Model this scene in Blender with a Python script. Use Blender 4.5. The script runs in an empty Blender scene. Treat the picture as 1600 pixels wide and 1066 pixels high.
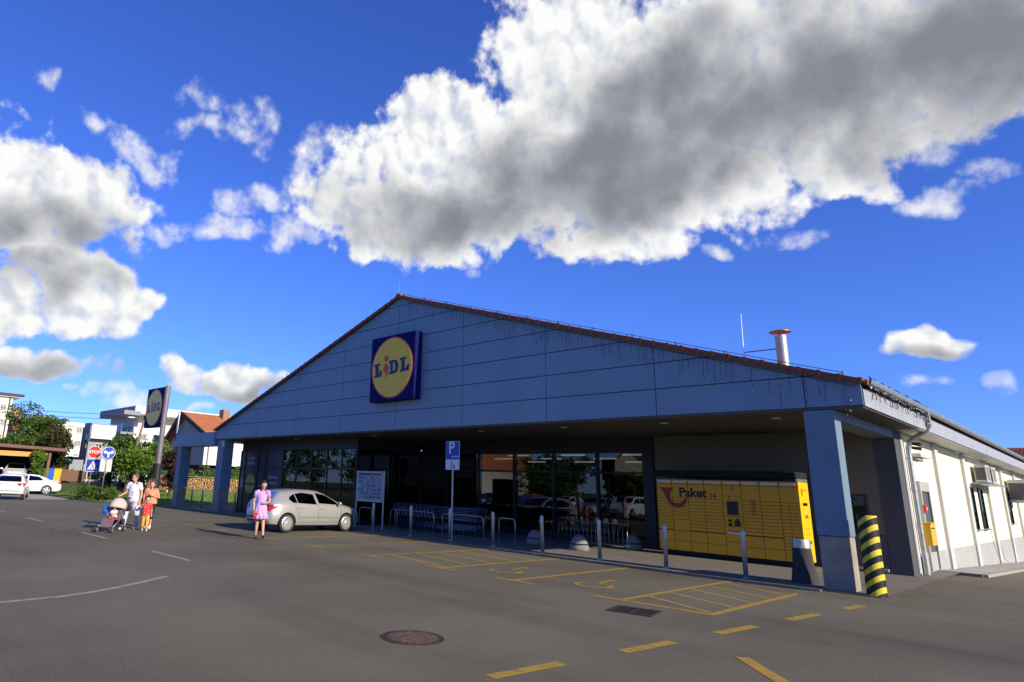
import bpy, bmesh, math, random
from math import radians, sin, cos, pi, sqrt, atan2, hypot
from mathutils import Vector, Matrix
from mathutils.bvhtree import BVHTree
random.seed(7)
scene = bpy.context.scene
COL = scene.collection

# ------------------------------------------------------------------ camera
CAM = Vector((18.0928, -16.0, 1.755))
YAW, PITCH, ROLL, FPX, PPX, PPY = radians(-48.68891545), radians(14.34353562), radians(2.41270514), 995.8546, 620.604, 503.175
_F0 = Vector((sin(YAW), cos(YAW), 0)); _R0 = Vector((cos(YAW), -sin(YAW), 0)); _U0 = Vector((0, 0, 1))
FW = _F0*cos(PITCH) + _U0*sin(PITCH); _U = _U0*cos(PITCH) - _F0*sin(PITCH)
RT = _R0*cos(ROLL) + _U*sin(ROLL); UP = _U*cos(ROLL) - _R0*sin(ROLL)
cd = bpy.data.cameras.new('camera'); cam = bpy.data.objects.new('camera', cd); COL.objects.link(cam)
cam.matrix_world = Matrix(((RT.x, UP.x, -FW.x, CAM.x), (RT.y, UP.y, -FW.y, CAM.y), (RT.z, UP.z, -FW.z, CAM.z), (0, 0, 0, 1)))
cd.sensor_fit = 'HORIZONTAL'; cd.sensor_width = 36; cd.lens = FPX/1600*36
cd.shift_x = (800-PPX)/1600; cd.shift_y = -(533-PPY)/1600
cd.clip_start = .1; cd.clip_end = 4000
scene.camera = cam
def ray(px, py): return (FW + RT*((px-PPX)/FPX) - UP*((py-PPY)/FPX)).normalized()
def bear(px, d, py=745):
    """ground position at horizontal distance d along the bearing of an image column"""
    r = ray(px, py); k = d/hypot(r.x, r.y); return (CAM.x+r.x*k, CAM.y+r.y*k)
def hgt(px, py, d):
    r = ray(px, py); return CAM.z + r.z*d/hypot(r.x, r.y)

# ------------------------------------------------------------------ sky and sun
SUN_EL, SUN_AZ = radians(23.0), radians(2.2)          # azimuth measured from +X towards +Y
sun_dir = Vector((cos(SUN_EL)*cos(SUN_AZ), cos(SUN_EL)*sin(SUN_AZ), sin(SUN_EL)))
world = bpy.data.worlds.new('World'); scene.world = world; world.use_nodes = True
nt = world.node_tree; N = nt.nodes; L = nt.links; N.clear()
def wn(t, **k):
    n = N.new(t)
    for a, b in k.items(): setattr(n, a, b)
    return n
def inp(n, i, v):
    if hasattr(v, 'is_linked') or isinstance(v, bpy.types.NodeSocket): L.new(v, n.inputs[i])
    else: n.inputs[i].default_value = v
def wm(op, a, b=0.0, c=0.0, clamp=False):
    n = wn('ShaderNodeMath', operation=op, use_clamp=clamp); inp(n, 0, a); inp(n, 1, b)
    if op in ('MULTIPLY_ADD', 'SMOOTH_MAX', 'SMOOTH_MIN'): inp(n, 2, c)
    return n.outputs[0]
def wstep(x, lo, hi):
    n = wn('ShaderNodeMapRange', interpolation_type='SMOOTHSTEP'); inp(n, 0, x); inp(n, 1, lo); inp(n, 2, hi); inp(n, 3, 0.0); inp(n, 4, 1.0)
    return n.outputs[0]
def wmix(f, a, b):
    n = wn('ShaderNodeMix', data_type='RGBA'); inp(n, 0, f); inp(n, 6, a); inp(n, 7, b); return n.outputs[2]
sky = wn('ShaderNodeTexSky', sky_type='NISHITA', sun_disc=False)
sky.sun_elevation = SUN_EL; sky.sun_rotation = radians(90) - SUN_AZ
sky.altitude = 0; sky.air_density = 1.0; sky.dust_density = 0.0; sky.ozone_density = 2.5
EXPO = .35; SKYSTR = .12/2**EXPO
tint = wn('ShaderNodeMix', data_type='RGBA', blend_type='MULTIPLY'); tint.inputs[0].default_value = 1.0
L.new(sky.outputs[0], tint.inputs[6]); tint.inputs[7].default_value = (.46, .74, 1.72, 1)
tc = wn('ShaderNodeTexCoord'); D = tc.outputs['Generated']
sx = wn('ShaderNodeSeparateXYZ'); L.new(D, sx.inputs[0])
def dot(v):
    n = wn('ShaderNodeVectorMath', operation='DOT_PRODUCT'); L.new(D, n.inputs[0]); n.inputs[1].default_value = v; return n.outputs['Value']
AZ0 = radians(135); _f = (cos(AZ0), sin(AZ0), 0); _r = (sin(AZ0), -cos(AZ0), 0)
front = dot(_f)
az = wm('ARCTAN2', dot(_r), front); el = wm('ARCSINE', sx.outputs[2])      # azimuth to the right of north-west, elevation
uv = wn('ShaderNodeCombineXYZ'); L.new(az, uv.inputs[0]); L.new(el, uv.inputs[1]); UV = uv.outputs[0]
def azel(px, py):
    r = ray(px, py); return (atan2(r.x*_r[0]+r.y*_r[1], r.x*_f[0]+r.y*_f[1]), math.asin(r.z))
def noise(vec, scale, detail, rough, off=(0, 0, 0), out=0):
    mp = wn('ShaderNodeVectorMath', operation='ADD'); L.new(vec, mp.inputs[0]); mp.inputs[1].default_value = off
    n = wn('ShaderNodeTexNoise', noise_dimensions='2D'); L.new(mp.outputs[0], n.inputs['Vector'])
    n.inputs['Scale'].default_value = scale; n.inputs['Detail'].default_value = detail; n.inputs['Roughness'].default_value = rough
    return n.outputs[out]
# the outlines are pulled about by a slow swirl before the cloud bodies are looked up
wv = wn('ShaderNodeVectorMath', operation='MULTIPLY_ADD'); L.new(noise(UV, 7.0, 2, .5, (3.3, 1.2, 0), 1), wv.inputs[0]); wv.inputs[1].default_value = (.10, .10, 0)
s0 = wn('ShaderNodeVectorMath', operation='ADD'); L.new(UV, s0.inputs[0]); s0.inputs[1].default_value = (-.05, -.05, 1); L.new(s0.outputs[0], wv.inputs[2])
W = wv.outputs[0]
def blobs(items, vec):
    """cloud bodies: (px, py, half-length, half-height, tilt degrees, weight), turned into angles on the sky -> field, >0 inside"""
    cur = None
    for (px, py, a, b, t, w) in items:
        c, s = cos(radians(t)), sin(radians(t))
        u0 = azel(px, py); ua = azel(px+a*c, py+a*s); ub = azel(px-b*s, py+b*c)
        va = (ua[0]-u0[0], ua[1]-u0[1]); vb = (ub[0]-u0[0], ub[1]-u0[1])
        ra = hypot(*va); rot = atan2(va[1], va[0]); rb = abs(-sin(rot)*vb[0]+cos(rot)*vb[1])
        cr, sr = cos(rot), sin(rot)
        q = []
        for e in ((cr/ra, sr/ra, -(cr*u0[0]+sr*u0[1])/ra), (-sr/rb, cr/rb, -(-sr*u0[0]+cr*u0[1])/rb)):
            n = wn('ShaderNodeVectorMath', operation='DOT_PRODUCT'); L.new(vec, n.inputs[0]); n.inputs[1].default_value = e; q.append(n.outputs['Value'])
        f = wm('MULTIPLY_ADD', wm('MULTIPLY_ADD', q[0], q[0], wm('MULTIPLY', q[1], q[1])), -.80*w, .80*w)
        cur = f if cur is None else wm('MAXIMUM', cur, f)
    return cur
CUM = [
 (740, 250, 300, 110, -16, .95), (690, 200, 120, 80, -10, 1.0), (620, 350, 200, 66, 8, .9), (900, 110, 190, 160, 0, 1.0),
 (1200, 110, 560, 170, -8, 1.1), (1600, 50, 520, 150, -6, 1.1), (1000, 290, 330, 105, -10, 1.0), (1290, 250, 150, 52, 8, .9), (960, 372, 150, 44, 0, .75), (1000, 190, 200, 90, 0, 1.0),
 (60, 290, 210, 76, 14, 1.0), (-90, 280, 210, 120, 0, 1.0), (40, 360, 150, 42, 0, .9), (110, 420, 120, 46, 6, .85), (150, 475, 112, 60, 0, 1.0), (0, 480, 120, 56, 0, .95),
 (40, 568, 130, 32, 8, .85), (340, 590, 105, 32, 5, .9), (335, 574, 48, 30, 0, .8), (760, 320, 170, 66, 0, 1.0), (1445, 534, 104, 32, 2, .95), (1450, 520, 55, 26, 0, .85)]
WISP = [
 (215, 228, 84, 36, 30, .8), (140, 185, 46, 18, 35, .6), (312, 145, 55, 28, 30, .7), (398, 195, 50, 48, 20, .7), (335, 208, 70, 24, 15, .65), (60, 108, 30, 30, 40, .6),
 (355, 352, 70, 26, 8, .9), (440, 368, 52, 36, 0, .9), (270, 350, 80, 22, 5, .7), (430, 305, 90, 30, -5, .75), (520, 250, 90, 44, -30, .7),
 (1470, 305, 78, 32, 0, .75), (1460, 232, 48, 26, 0, .7), (1540, 262, 50, 36, 20, .7), (1120, 395, 36, 20, 0, .9), (1240, 360, 70, 24, -8, .65),
 (730, 424, 16, 15, 0, .8), (1450, 605, 72, 17, 0, .8), (1590, 600, 32, 15, 0, .7), (200, 628, 60, 20, 0, .8), (305, 634, 28, 16, 0, .8), (122, 618, 16, 10, 0, .8), (1530, 690, 90, 20, 0, .7)]
GREY = [(1180, 150, 480, 130, -12, 1.0), (1560, 70, 520, 150, -8, 1.1), (930, 270, 320, 100, -14, 1.0), (680, 335, 190, 60, -4, .75), (-20, 350, 240, 46, 4, .62),
 (60, 425, 120, 26, 0, .45), (50, 580, 140, 22, 6, .6), (350, 606, 110, 18, 3, .55), (1445, 552, 100, 16, 0, .6)]
n1 = noise(UV, 8.0, 2, .5, (9.3, 5.5, 0)); n2 = noise(UV, 26.0, 5, .58, (.3, 4.2, 0))
n2l = noise(UV, 26.0, 2, .5, (.3, 4.2, 0)); n2s = noise(UV, 26.0, 2, .5, (.3+.014, 4.2+.012, 0))      # the same billows a little nearer the sun: lit and shaded sides
edge = wm('MULTIPLY_ADD', n2, 1.15, -.575)
# away from the view the sky goes on with scattered fair-weather cumulus
gen = wm('MULTIPLY_ADD', noise(UV, 3.0, 2, .5, (7, 7, 0)), 4.0, -2.75)
gen = wm('SUBTRACT', gen, wm('MULTIPLY', wstep(front, .05, .45), 4.0))
body = wm('MAXIMUM', blobs(CUM, W), gen)
cum = wm('ADD', body, edge)
wis = wm('MULTIPLY_ADD', edge, 1.5, blobs(WISP, W))
a_c = wstep(cum, .0, .40)
a_w = wm('MULTIPLY', wstep(wis, .0, .95), .82)
alpha = wm('MAXIMUM', a_c, a_w)
gre = wstep(wm('ADD', blobs(GREY, W), wm('ADD', wm('MULTIPLY', edge, .5), wm('MULTIPLY_ADD', n1, 1.3, -.65))), -.45, .95)
lit = wm('MULTIPLY_ADD', wm('SUBTRACT', n2l, n2s), 2.4, wm('MULTIPLY_ADD', n1, .8, .44))
lit = wm('MINIMUM', wm('MAXIMUM', lit, .15), 1.0)
K = 1/SKYSTR/2**EXPO
white = (.99*K, .985*K, .975*K, 1); soft = (.56*K, .62*K, .74*K, 1); grey = (.235*K, .252*K, .298*K, 1)
ccol = wmix(lit, soft, white)
ccol = wmix(gre, ccol, grey)
final = wmix(alpha, tint.outputs[2], ccol)
bg = wn('ShaderNodeBackground'); L.new(final, bg.inputs[0]); bg.inputs[1].default_value = SKYSTR
wo = wn('ShaderNodeOutputWorld'); L.new(bg.outputs[0], wo.inputs[0])
world.cycles.sampling_method = 'MANUAL'; world.cycles.sample_map_resolution = 512

sd = bpy.data.lights.new('sun', 'SUN'); sd.energy = 5.0; sd.angle = radians(.5); sd.color = (1.0, .87, .66)
sun = bpy.data.objects.new('sun', sd); COL.objects.link(sun)
sun.rotation_euler = sun_dir.to_track_quat('Z', 'Y').to_euler(); sun.location = (40, 0, 40)
vs = scene.view_settings; vs.view_transform = 'Standard'; vs.look = 'None'; vs.exposure = EXPO; vs.gamma = 1.0; vs.use_curve_mapping = False

# ------------------------------------------------------------------ helpers
MATS = {}
def M(name, col, rough=.6, metal=0.0, var=.12, scale=3.0, bump=0.0, bscale=80.0, spec=.4, dirt=0.0, dcol=(.08, .07, .06), coat=0.0, stretch=(1, 1, 1)):
    """procedural principled material: colour broken by noise, optional stains and fine relief"""
    if name in MATS: return MATS[name]
    m = bpy.data.materials.new(name); m.use_nodes = True; t = m.node_tree; b = t.nodes['Principled BSDF']
    b.inputs['Roughness'].default_value = rough; b.inputs['Metallic'].default_value = metal; b.inputs['Specular IOR Level'].default_value = spec
    if coat: b.inputs['Coat Weight'].default_value = coat; b.inputs['Coat Roughness'].default_value = .04
    tc = t.nodes.new('ShaderNodeTexCoord'); mp = t.nodes.new('ShaderNodeMapping'); mp.inputs[3].default_value = stretch
    t.links.new(tc.outputs['Object'], mp.inputs[0]); V = mp.outputs[0]
    def no(s, d, r=.55):
        n = t.nodes.new('ShaderNodeTexNoise'); n.inputs['Scale'].default_value = s; n.inputs['Detail'].default_value = d; n.inputs['Roughness'].default_value = r
        t.links.new(V, n.inputs['Vector']); return n.outputs[0]
    c0 = tuple(max(0, x*(1-var)) for x in col)+(1,); c1 = tuple(min(1, x*(1+var)) for x in col)+(1,)
    mx = t.nodes.new('ShaderNodeMix'); mx.data_type = 'RGBA'; mx.inputs[6].default_value = c0; mx.inputs[7].default_value = c1
    mr = t.nodes.new('ShaderNodeMapRange'); mr.inputs[1].default_value = .3; mr.inputs[2].default_value = .7
    t.links.new(no(scale, 4), mr.inputs[0]); t.links.new(mr.outputs[0], mx.inputs[0]); out = mx.outputs[2]
    if dirt:
        m2 = t.nodes.new('ShaderNodeMix'); m2.data_type = 'RGBA'; m2.inputs[7].default_value = tuple(dcol)+(1,)
        r2 = t.nodes.new('ShaderNodeMapRange'); r2.inputs[1].default_value = .52; r2.inputs[2].default_value = .78; r2.inputs[4].default_value = dirt
        t.links.new(no(scale*.7+.3, 6, .65), r2.inputs[0]); t.links.new(r2.outputs[0], m2.inputs[0]); t.links.new(out, m2.inputs[6]); out = m2.outputs[2]
    t.links.new(out, b.inputs['Base Color'])
    if bump:
        bn = t.nodes.new('ShaderNodeBump'); bn.inputs['Strength'].default_value = bump; bn.inputs['Distance'].default_value = .01
        t.links.new(no(bscale, 3), bn.inputs['Height']); t.links.new(bn.outputs[0], b.inputs['Normal'])
    MATS[name] = m; return m
def emis(name, col, s):
    if name in MATS: return MATS[name]
    m = bpy.data.materials.new(name); m.use_nodes = True; b = m.node_tree.nodes['Principled BSDF']
    b.inputs['Base Color'].default_value = tuple(col)+(1,); b.inputs['Emission Color'].default_value = tuple(col)+(1,); b.inputs['Emission Strength'].default_value = s
    MATS[name] = m; return m
def glassmat(name, tintc, ior=1.5, rough=0.0, gloss=(1, 1, 1)):
    if name in MATS: return MATS[name]
    m = bpy.data.materials.new(name); m.use_nodes = True; t = m.node_tree; t.nodes.clear()
    f = t.nodes.new('ShaderNodeFresnel'); f.inputs[0].default_value = ior
    tr = t.nodes.new('ShaderNodeBsdfTransparent'); tr.inputs[0].default_value = tuple(tintc)+(1,)
    g = t.nodes.new('ShaderNodeBsdfGlossy'); g.inputs['Roughness'].default_value = rough; g.inputs['Color'].default_value = tuple(gloss)+(1,)
    mx = t.nodes.new('ShaderNodeMixShader'); o = t.nodes.new('ShaderNodeOutputMaterial')
    # slight waviness of float glass
    tc = t.nodes.new('ShaderNodeTexCoord'); n = t.nodes.new('ShaderNodeTexNoise'); n.inputs['Scale'].default_value = .9; bp_ = t.nodes.new('ShaderNodeBump'); bp_.inputs['Strength'].default_value = .02
    t.links.new(tc.outputs['Object'], n.inputs[0]); t.links.new(n.outputs[0], bp_.inputs['Height']); t.links.new(bp_.outputs[0], g.inputs['Normal'])
    t.links.new(f.outputs[0], mx.inputs[0]); t.links.new(tr.outputs[0], mx.inputs[1]); t.links.new(g.outputs[0], mx.inputs[2]); t.links.new(mx.outputs[0], o.inputs[0])
    MATS[name] = m; return m

class MB:
    def __init__(s): s.v = []; s.f = []
    def add(s, vs, fs):
        k = len(s.v); s.v += [tuple(v) for v in vs]; s.f += [tuple(i+k for i in f) for f in fs]; return s
    def box(s, x0, x1, y0, y1, z0, z1):
        return s.add([(x0, y0, z0), (x1, y0, z0), (x1, y1, z0), (x0, y1, z0), (x0, y0, z1), (x1, y0, z1), (x1, y1, z1), (x0, y1, z1)],
                     [(3, 2, 1, 0), (4, 5, 6, 7), (0, 1, 5, 4), (1, 2, 6, 5), (2, 3, 7, 6), (3, 0, 4, 7)])
    def hexa(s, b, t):   # 4 bottom + 4 top points
        return s.add(list(b)+list(t), [(3, 2, 1, 0), (4, 5, 6, 7), (0, 1, 5, 4), (1, 2, 6, 5), (2, 3, 7, 6), (3, 0, 4, 7)])
    def prism(s, poly, a, b, axis='Y'):
        """polygon in the two other axes, extruded from a to b along axis"""
        n = len(poly)
        mk = {'Y': lambda p, t: (p[0], t, p[1]), 'X': lambda p, t: (t, p[0], p[1]), 'Z': lambda p, t: (p[0], p[1], t)}[axis]
        vs = [mk(p, a) for p in poly]+[mk(p, b) for p in poly]
        return s.add(vs, [tuple(range(n-1, -1, -1)), tuple(range(n, 2*n))]+[(i, (i+1) % n, n+(i+1) % n, n+i) for i in range(n)])
    def tube(s, pts, r, n=8, cap=True):
        pts = [Vector(p) for p in pts]; rs = r if isinstance(r, (list, tuple)) else [r]*len(pts); k = len(s.v); prev = None
        for i, p in enumerate(pts):
            d = (pts[min(i+1, len(pts)-1)]-pts[max(i-1, 0)]).normalized()
            if prev is None: a = d.orthogonal().normalized()
            else: a = (prev-d*prev.dot(d)); a = a.normalized() if a.length > 1e-6 else d.orthogonal().normalized()
            prev = a; b = d.cross(a)
            for j in range(n):
                t = 2*pi*j/n; s.v.append(tuple(p+(a*cos(t)+b*sin(t))*rs[i]))
        for i in range(len(pts)-1):
            for j in range(n): s.f.append((k+i*n+j, k+i*n+(j+1) % n, k+(i+1)*n+(j+1) % n, k+(i+1)*n+j))
        if cap: s.f.append(tuple(k+j for j in range(n-1, -1, -1))); s.f.append(tuple(k+(len(pts)-1)*n+j for j in range(n)))
        return s
    def lathe(s, prof, c=(0, 0), n=20, sx=1.0, sy=1.0):
        k = len(s.v)
        for r, z in prof:
            for j in range(n): s.v.append((c[0]+r*sx*cos(2*pi*j/n), c[1]+r*sy*sin(2*pi*j/n), z))
        for i in range(len(prof)-1):
            for j in range(n): s.f.append((k+i*n+j, k+i*n+(j+1) % n, k+(i+1)*n+(j+1) % n, k+(i+1)*n+j))
        s.f.append(tuple(k+j for j in range(n-1, -1, -1))); s.f.append(tuple(k+(len(prof)-1)*n+j for j in range(n)))
        return s
    def ball(s, c, r, n=10, m=7):
        rx, ry, rz = r if isinstance(r, (list, tuple)) else (r, r, r); k = len(s.v)
        s.v.append((c[0], c[1], c[2]-rz))
        for i in range(1, m):
            t = pi*i/m
            for j in range(n): s.v.append((c[0]+rx*sin(t)*cos(2*pi*j/n), c[1]+ry*sin(t)*sin(2*pi*j/n), c[2]-rz*cos(t)))
        s.v.append((c[0], c[1], c[2]+rz)); e = len(s.v)-1
        for j in range(n):
            s.f.append((k, k+1+(j+1) % n, k+1+j)); s.f.append((e, e-n+j, e-n+(j+1) % n))
        for i in range(m-2):
            for j in range(n): a = k+1+i*n; s.f.append((a+j, a+(j+1) % n, a+n+(j+1) % n, a+n+j))
        return s
    def quad(s, a, b, c, d): return s.add([a, b, c, d], [(0, 1, 2, 3)])
    def xf(s, mat, start=0):
        for i in range(start, len(s.v)): s.v[i] = tuple(mat @ Vector(s.v[i]))
        return s
    def mesh(s, name, mat=None, smooth=False):
        me = bpy.data.meshes.new(name); me.from_pydata(s.v, [], s.f); me.validate()
        if mat: me.materials.append(mat)
        if smooth:
            for p in me.polygons: p.use_smooth = True
        return me
    def build(s, name, mat, parent=None, smooth=False, bevel=0.0, auto=None):
        me = s.mesh(name, mat, smooth)
        o = bpy.data.objects.new(name, me); COL.objects.link(o)
        if parent: o.parent = parent
        if bevel:
            b = o.modifiers.new('bevel', 'BEVEL'); b.width = bevel; b.segments = 2; b.limit_method = 'ANGLE'; b.angle_limit = radians(40)
        if smooth and auto:
            bm = bmesh.new(); bm.from_mesh(me)
            for e in bm.edges:
                if len(e.link_faces) == 2 and e.calc_face_angle(0) > radians(auto): e.smooth = False
            bm.to_mesh(me); bm.free()
        return o
def tag(o, label=None, cat=None, group=None, kind=None):
    if label: o['label'] = label
    if cat: o['category'] = cat
    if group: o['group'] = group
    if kind: o['kind'] = kind
    return o
def thing(name, label, cat, loc=(0, 0, 0), rz=0.0, group=None):
    o = bpy.data.objects.new(name, None); COL.objects.link(o); o.location = loc; o.rotation_euler = (0, 0, rz); o.empty_display_size = .2
    return tag(o, label, cat, group)
def inst(name, me, parent=None, loc=(0, 0, 0), rot=(0, 0, 0), sc=None):
    o = bpy.data.objects.new(name, me); COL.objects.link(o); o.location = loc; o.rotation_euler = rot
    if sc: o.scale = sc
    if parent: o.parent = parent
    return o
def copy_tree(o, parent=None):
    c = o.copy(); COL.objects.link(c)
    if parent: c.parent = parent
    for ch in list(o.children): copy_tree(ch, c)
    return c
def text_mesh(name, body, size, mat, depth=.006, bold=0.0, align='CENTER', shear=0.0):
    cu = bpy.data.curves.new(name, 'FONT'); cu.body = body; cu.size = size; cu.extrude = depth/2; cu.offset = bold; cu.align_x = align; cu.align_y = 'CENTER'; cu.shear = shear
    cu.resolution_u = 4
    o = bpy.data.objects.new(name, cu); COL.objects.link(o)
    me = bpy.data.meshes.new_from_object(o.evaluated_get(bpy.context.evaluated_depsgraph_get()))
    bpy.data.objects.remove(o); me.name = name; me.materials.clear(); me.materials.append(mat)
    return me
def disc(n, r, cx=0, cz=0, sx=1.0, a0=0.0): return [(cx+r*sx*cos(a0+2*pi*i/n), cz+r*sin(a0+2*pi*i/n)) for i in range(n)]
def smooth01(t): t = max(0, min(1, t)); return t*t*(3-2*t)
def zg(x, y):
    """ground level: drops behind the store on the right, rises a little beyond the street on the left"""
    z = 0.0
    if x > 13: z -= .031*max(0, min(y-6, 26))*smooth01((x-13)/1.0)
    z += .05*smooth01((x-12.5)/1.5)*smooth01((y+1.3)/1.2)
    z += .85*smooth01((-x-38.6)/2.6)*(1-smooth01((y-3)/8))
    return z

# ------------------------------------------------------------------ ground
def asphalt_mat(name, c0, c1, spk=.72, mark=None, wear=.5):
    m = bpy.data.materials.new(name); m.use_nodes = True; t = m.node_tree; b = t.nodes['Principled BSDF']
    b.inputs['Roughness'].default_value = .88; b.inputs['Specular IOR Level'].default_value = .25
    g = t.nodes.new('ShaderNodeNewGeometry'); Pn = g.outputs['Position']
    def no(s, d, r=.55, st=(1, 1, 1)):
        mp = t.nodes.new('ShaderNodeMapping'); mp.inputs[3].default_value = st; t.links.new(Pn, mp.inputs[0])
        n = t.nodes.new('ShaderNodeTexNoise'); n.inputs['Scale'].default_value = s; n.inputs['Detail'].default_value = d; n.inputs['Roughness'].default_value = r
        t.links.new(mp.outputs[0], n.inputs['Vector']); return n.outputs[0]
    def rng(x, a, b_, c, d):
        n = t.nodes.new('ShaderNodeMapRange'); t.links.new(x, n.inputs[0])
        for i, v in enumerate((a, b_, c, d)): n.inputs[1+i].default_value = v
        return n.outputs[0]
    def mix(f, a, b_, mode='MIX'):
        n = t.nodes.new('ShaderNodeMix'); n.data_type = 'RGBA'; n.blend_type = mode
        for i, v in ((0, f), (6, a), (7, b_)):
            if isinstance(v, (tuple, float, int)): n.inputs[i].default_value = v
            else: t.links.new(v, n.inputs[i])
        return n.outputs[2]
    col = mix(rng(no(.22, 5, .6), .3, .7, 0, 1), c0+(1,), c1+(1,))
    # tyre-polished and dark stained lanes, soft and elongated
    st = rng(no(.55, 5, .6, (.12, 1, 1)), .50, .72, 0, .5); col = mix(st, col, tuple(x*.55 for x in c0)+(1,))
    st2 = rng(no(.5, 5, .65, (1, .15, 1)), .55, .8, 0, .25); col = mix(st2, col, tuple(min(1, x*1.5) for x in c1)+(1,))
    oil = rng(no(1.3, 4, .6), .66, .78, 0, .5); col = mix(oil, col, tuple(x*.5 for x in c0)+(1,))
    spn = no(70, 3, .8); sp = rng(spn, .36, .66, -1, 1)
    v = t.nodes.new('ShaderNodeMath'); v.operation = 'MULTIPLY_ADD'; t.links.new(sp, v.inputs[0]); v.inputs[1].default_value = spk; v.inputs[2].default_value = 1.0
    cm = t.nodes.new('ShaderNodeCombineXYZ')
    for i in range(3): t.links.new(v.outputs[0], cm.inputs[i])
    col = mix(1.0, col, cm.outputs[0], 'MULTIPLY')
    if mark:
        w = rng(no(7, 5, .7), wear-.14, wear+.10, 0, 1); w2 = rng(spn, .30, .5, .35, 1)
        mm = t.nodes.new('ShaderNodeMath'); mm.operation = 'MULTIPLY'; t.links.new(w, mm.inputs[0]); t.links.new(w2, mm.inputs[1])
        col = mix(mm.outputs[0], col, mark+(1,))
    t.links.new(col, b.inputs['Base Color'])
    bn = t.nodes.new('ShaderNodeBump'); bn.inputs['Strength'].default_value = .55; bn.inputs['Distance'].default_value = .006
    t.links.new(spn, bn.inputs['Height']); t.links.new(bn.outputs[0], b.inputs['Normal'])
    MATS[name] = m; return m
A0, A1 = (.112, .100, .066), (.176, .158, .106)
m_asph = asphalt_mat('asphalt', A0, A1)
m_pave = asphalt_mat('pavement_concrete', (.165, .150, .122), (.215, .197, .160), .25)
m_conc = asphalt_mat('driveway_concrete', (.30, .29, .27), (.38, .365, .34), .15)
m_ylw = asphalt_mat('yellow_road_paint', A0, A1, .3, (.42, .265, .03), .40)
m_wht = asphalt_mat('white_road_paint', A0, A1, .3, (.36, .335, .28), .42)
m_earth = M('grass_ground', (.075, .105, .022), .95, var=.35, scale=.6, bump=.6, bscale=25)
m_lawn = M('lawn', (.15, .215, .032), .95, var=.35, scale=1.2, bump=.8, bscale=40)

def grid_sheet(name, xs, ys, zf, mat, keep=None, parent=None):
    mb = MB(); idx = {}
    for i, x in enumerate(xs):
        for j, y in enumerate(ys): idx[i, j] = len(mb.v); mb.v.append((x, y, zf(x, y)))
    for i in range(len(xs)-1):
        for j in range(len(ys)-1):
            if keep is None or keep((xs[i]+xs[i+1])/2, (ys[j]+ys[j+1])/2): mb.f.append((idx[i, j], idx[i+1, j], idx[i+1, j+1], idx[i, j+1]))
    o = mb.build(name, mat, parent, smooth=True)
    if not parent: o['kind'] = 'structure'
    return o
def lin(a, b, n): return [a+(b-a)*i/n for i in range(n+1)]
gx = [-1500, -700, -300, -150]+lin(-100, 100, 50)+[150, 300, 700, 1500]
grid_sheet('ground', gx, gx, lambda x, y: zg(x, y)-.06-(1.5 if 4 <= x <= 100 and 0 < y <= 60 else 0), m_earth)
lot = grid_sheet('parking_lot', [-27+i for i in range(88)], [-60+i for i in range(121)], zg, m_asph, lambda x, y: y < 0 or x > 14)
grid_sheet('driveway', lin(-46, -27, 10), lin(-14, -3, 6), lambda x, y: zg(x, y)+.004, m_conc)
grid_sheet('street', lin(-46, -38, 4), lin(-90, -14, 20), lambda x, y: zg(x, y)+.002, m_asph)
grid_sheet('far_street', lin(-66, -60, 3), lin(-80, 60, 30), lambda x, y: zg(x, y)+.0, m_conc)
# pavement in front of the store, with kerb stones
PAV = .055
pav = grid_sheet('pavement', lin(-20.4, 14.6, 10), lin(-.30, 8.0, 4), lambda x, y: PAV, m_pave)
m_kerb = M('kerb_concrete', (.150, .132, .100), .85, var=.2, scale=5, bump=.4, bscale=90)
kb = MB().box(-.49, .49, -.07, .07, -.1, PAV+.004); kme = kb.mesh('kerb_stone', m_kerb)
for i in range(34): inst('kerb_stone', kme, pav, (-19.9+i, -.372, random.uniform(-.004, .004)), (0, 0, random.uniform(-.004, .004)))
kme2 = MB().box(-.07, .07, -.49, .49, -.12, PAV+.002).mesh('kerb_stone', m_kerb)
kme3 = MB().box(-.07, .07, -.49, .49, -.12, PAV+.02).mesh('kerb_stone', M('kerb_light', (.33, .315, .27), .85, var=.2, scale=5, bump=.4, bscale=90))
# raised strip along the side wall
sidewalk = grid_sheet('side_walkway', lin(14.0, 15.0, 2), lin(8.2, 44, 12), lambda x, y: zg(14, y)*1.0+.075, m_conc)
for i in range(36):
    y = 8.7+i; o = inst('kerb_stone', kme3, sidewalk, (15.07, y, zg(15, y)-.005), (-.031 if y < 32 else 0, 0, 0))
inst('kerb_stone', kme, sidewalk, (14.55, 8.12, .0))

# painted markings: thin sheets on the asphalt
def strip(name, pts, w, mat, z=.004, parent=None):
    """painted line of width w through ground points"""
    mb = MB(); n = len(pts)
    for i, p in enumerate(pts):
        a = Vector(pts[max(i-1, 0)]); b = Vector(pts[min(i+1, n-1)]); d = (b-a).normalized(); q = Vector((-d.y, d.x))*w/2
        for s in (1, -1): mb.v.append((p[0]+q.x*s, p[1]+q.y*s, z))
    for i in range(n-1): mb.f.append((2*i+1, 2*i+3, 2*i+2, 2*i))
    return mb.build(name, mat, parent or lot)
for i in range(9): # dashed line running to the corner of the store
    y = -1.25-2.11*i; strip('dashed_line', [(14.56+.0925*(y+1.25), y), (14.56+.0925*(y-1.05+1.25), y-1.05)], .15, m_ylw)
strip('edge_line', [(14.80, -7.62), (15.55, -8.45), (16.6, -9.6)], .16, m_ylw)
for x in (13.42, 11.93): strip('bay_line', [(x, -5.12), (x-.06, -.48)], .12, m_ylw)
strip('bay_line', [(11.45, -5.28), (13.48, -5.14)], .12, m_ylw, .005)
for k in range(5):
    y0 = -4.7+k*.86; strip('hatch_line', [(12.0, y0+.35), (13.33, y0-.25)], .10, m_ylw)
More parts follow.
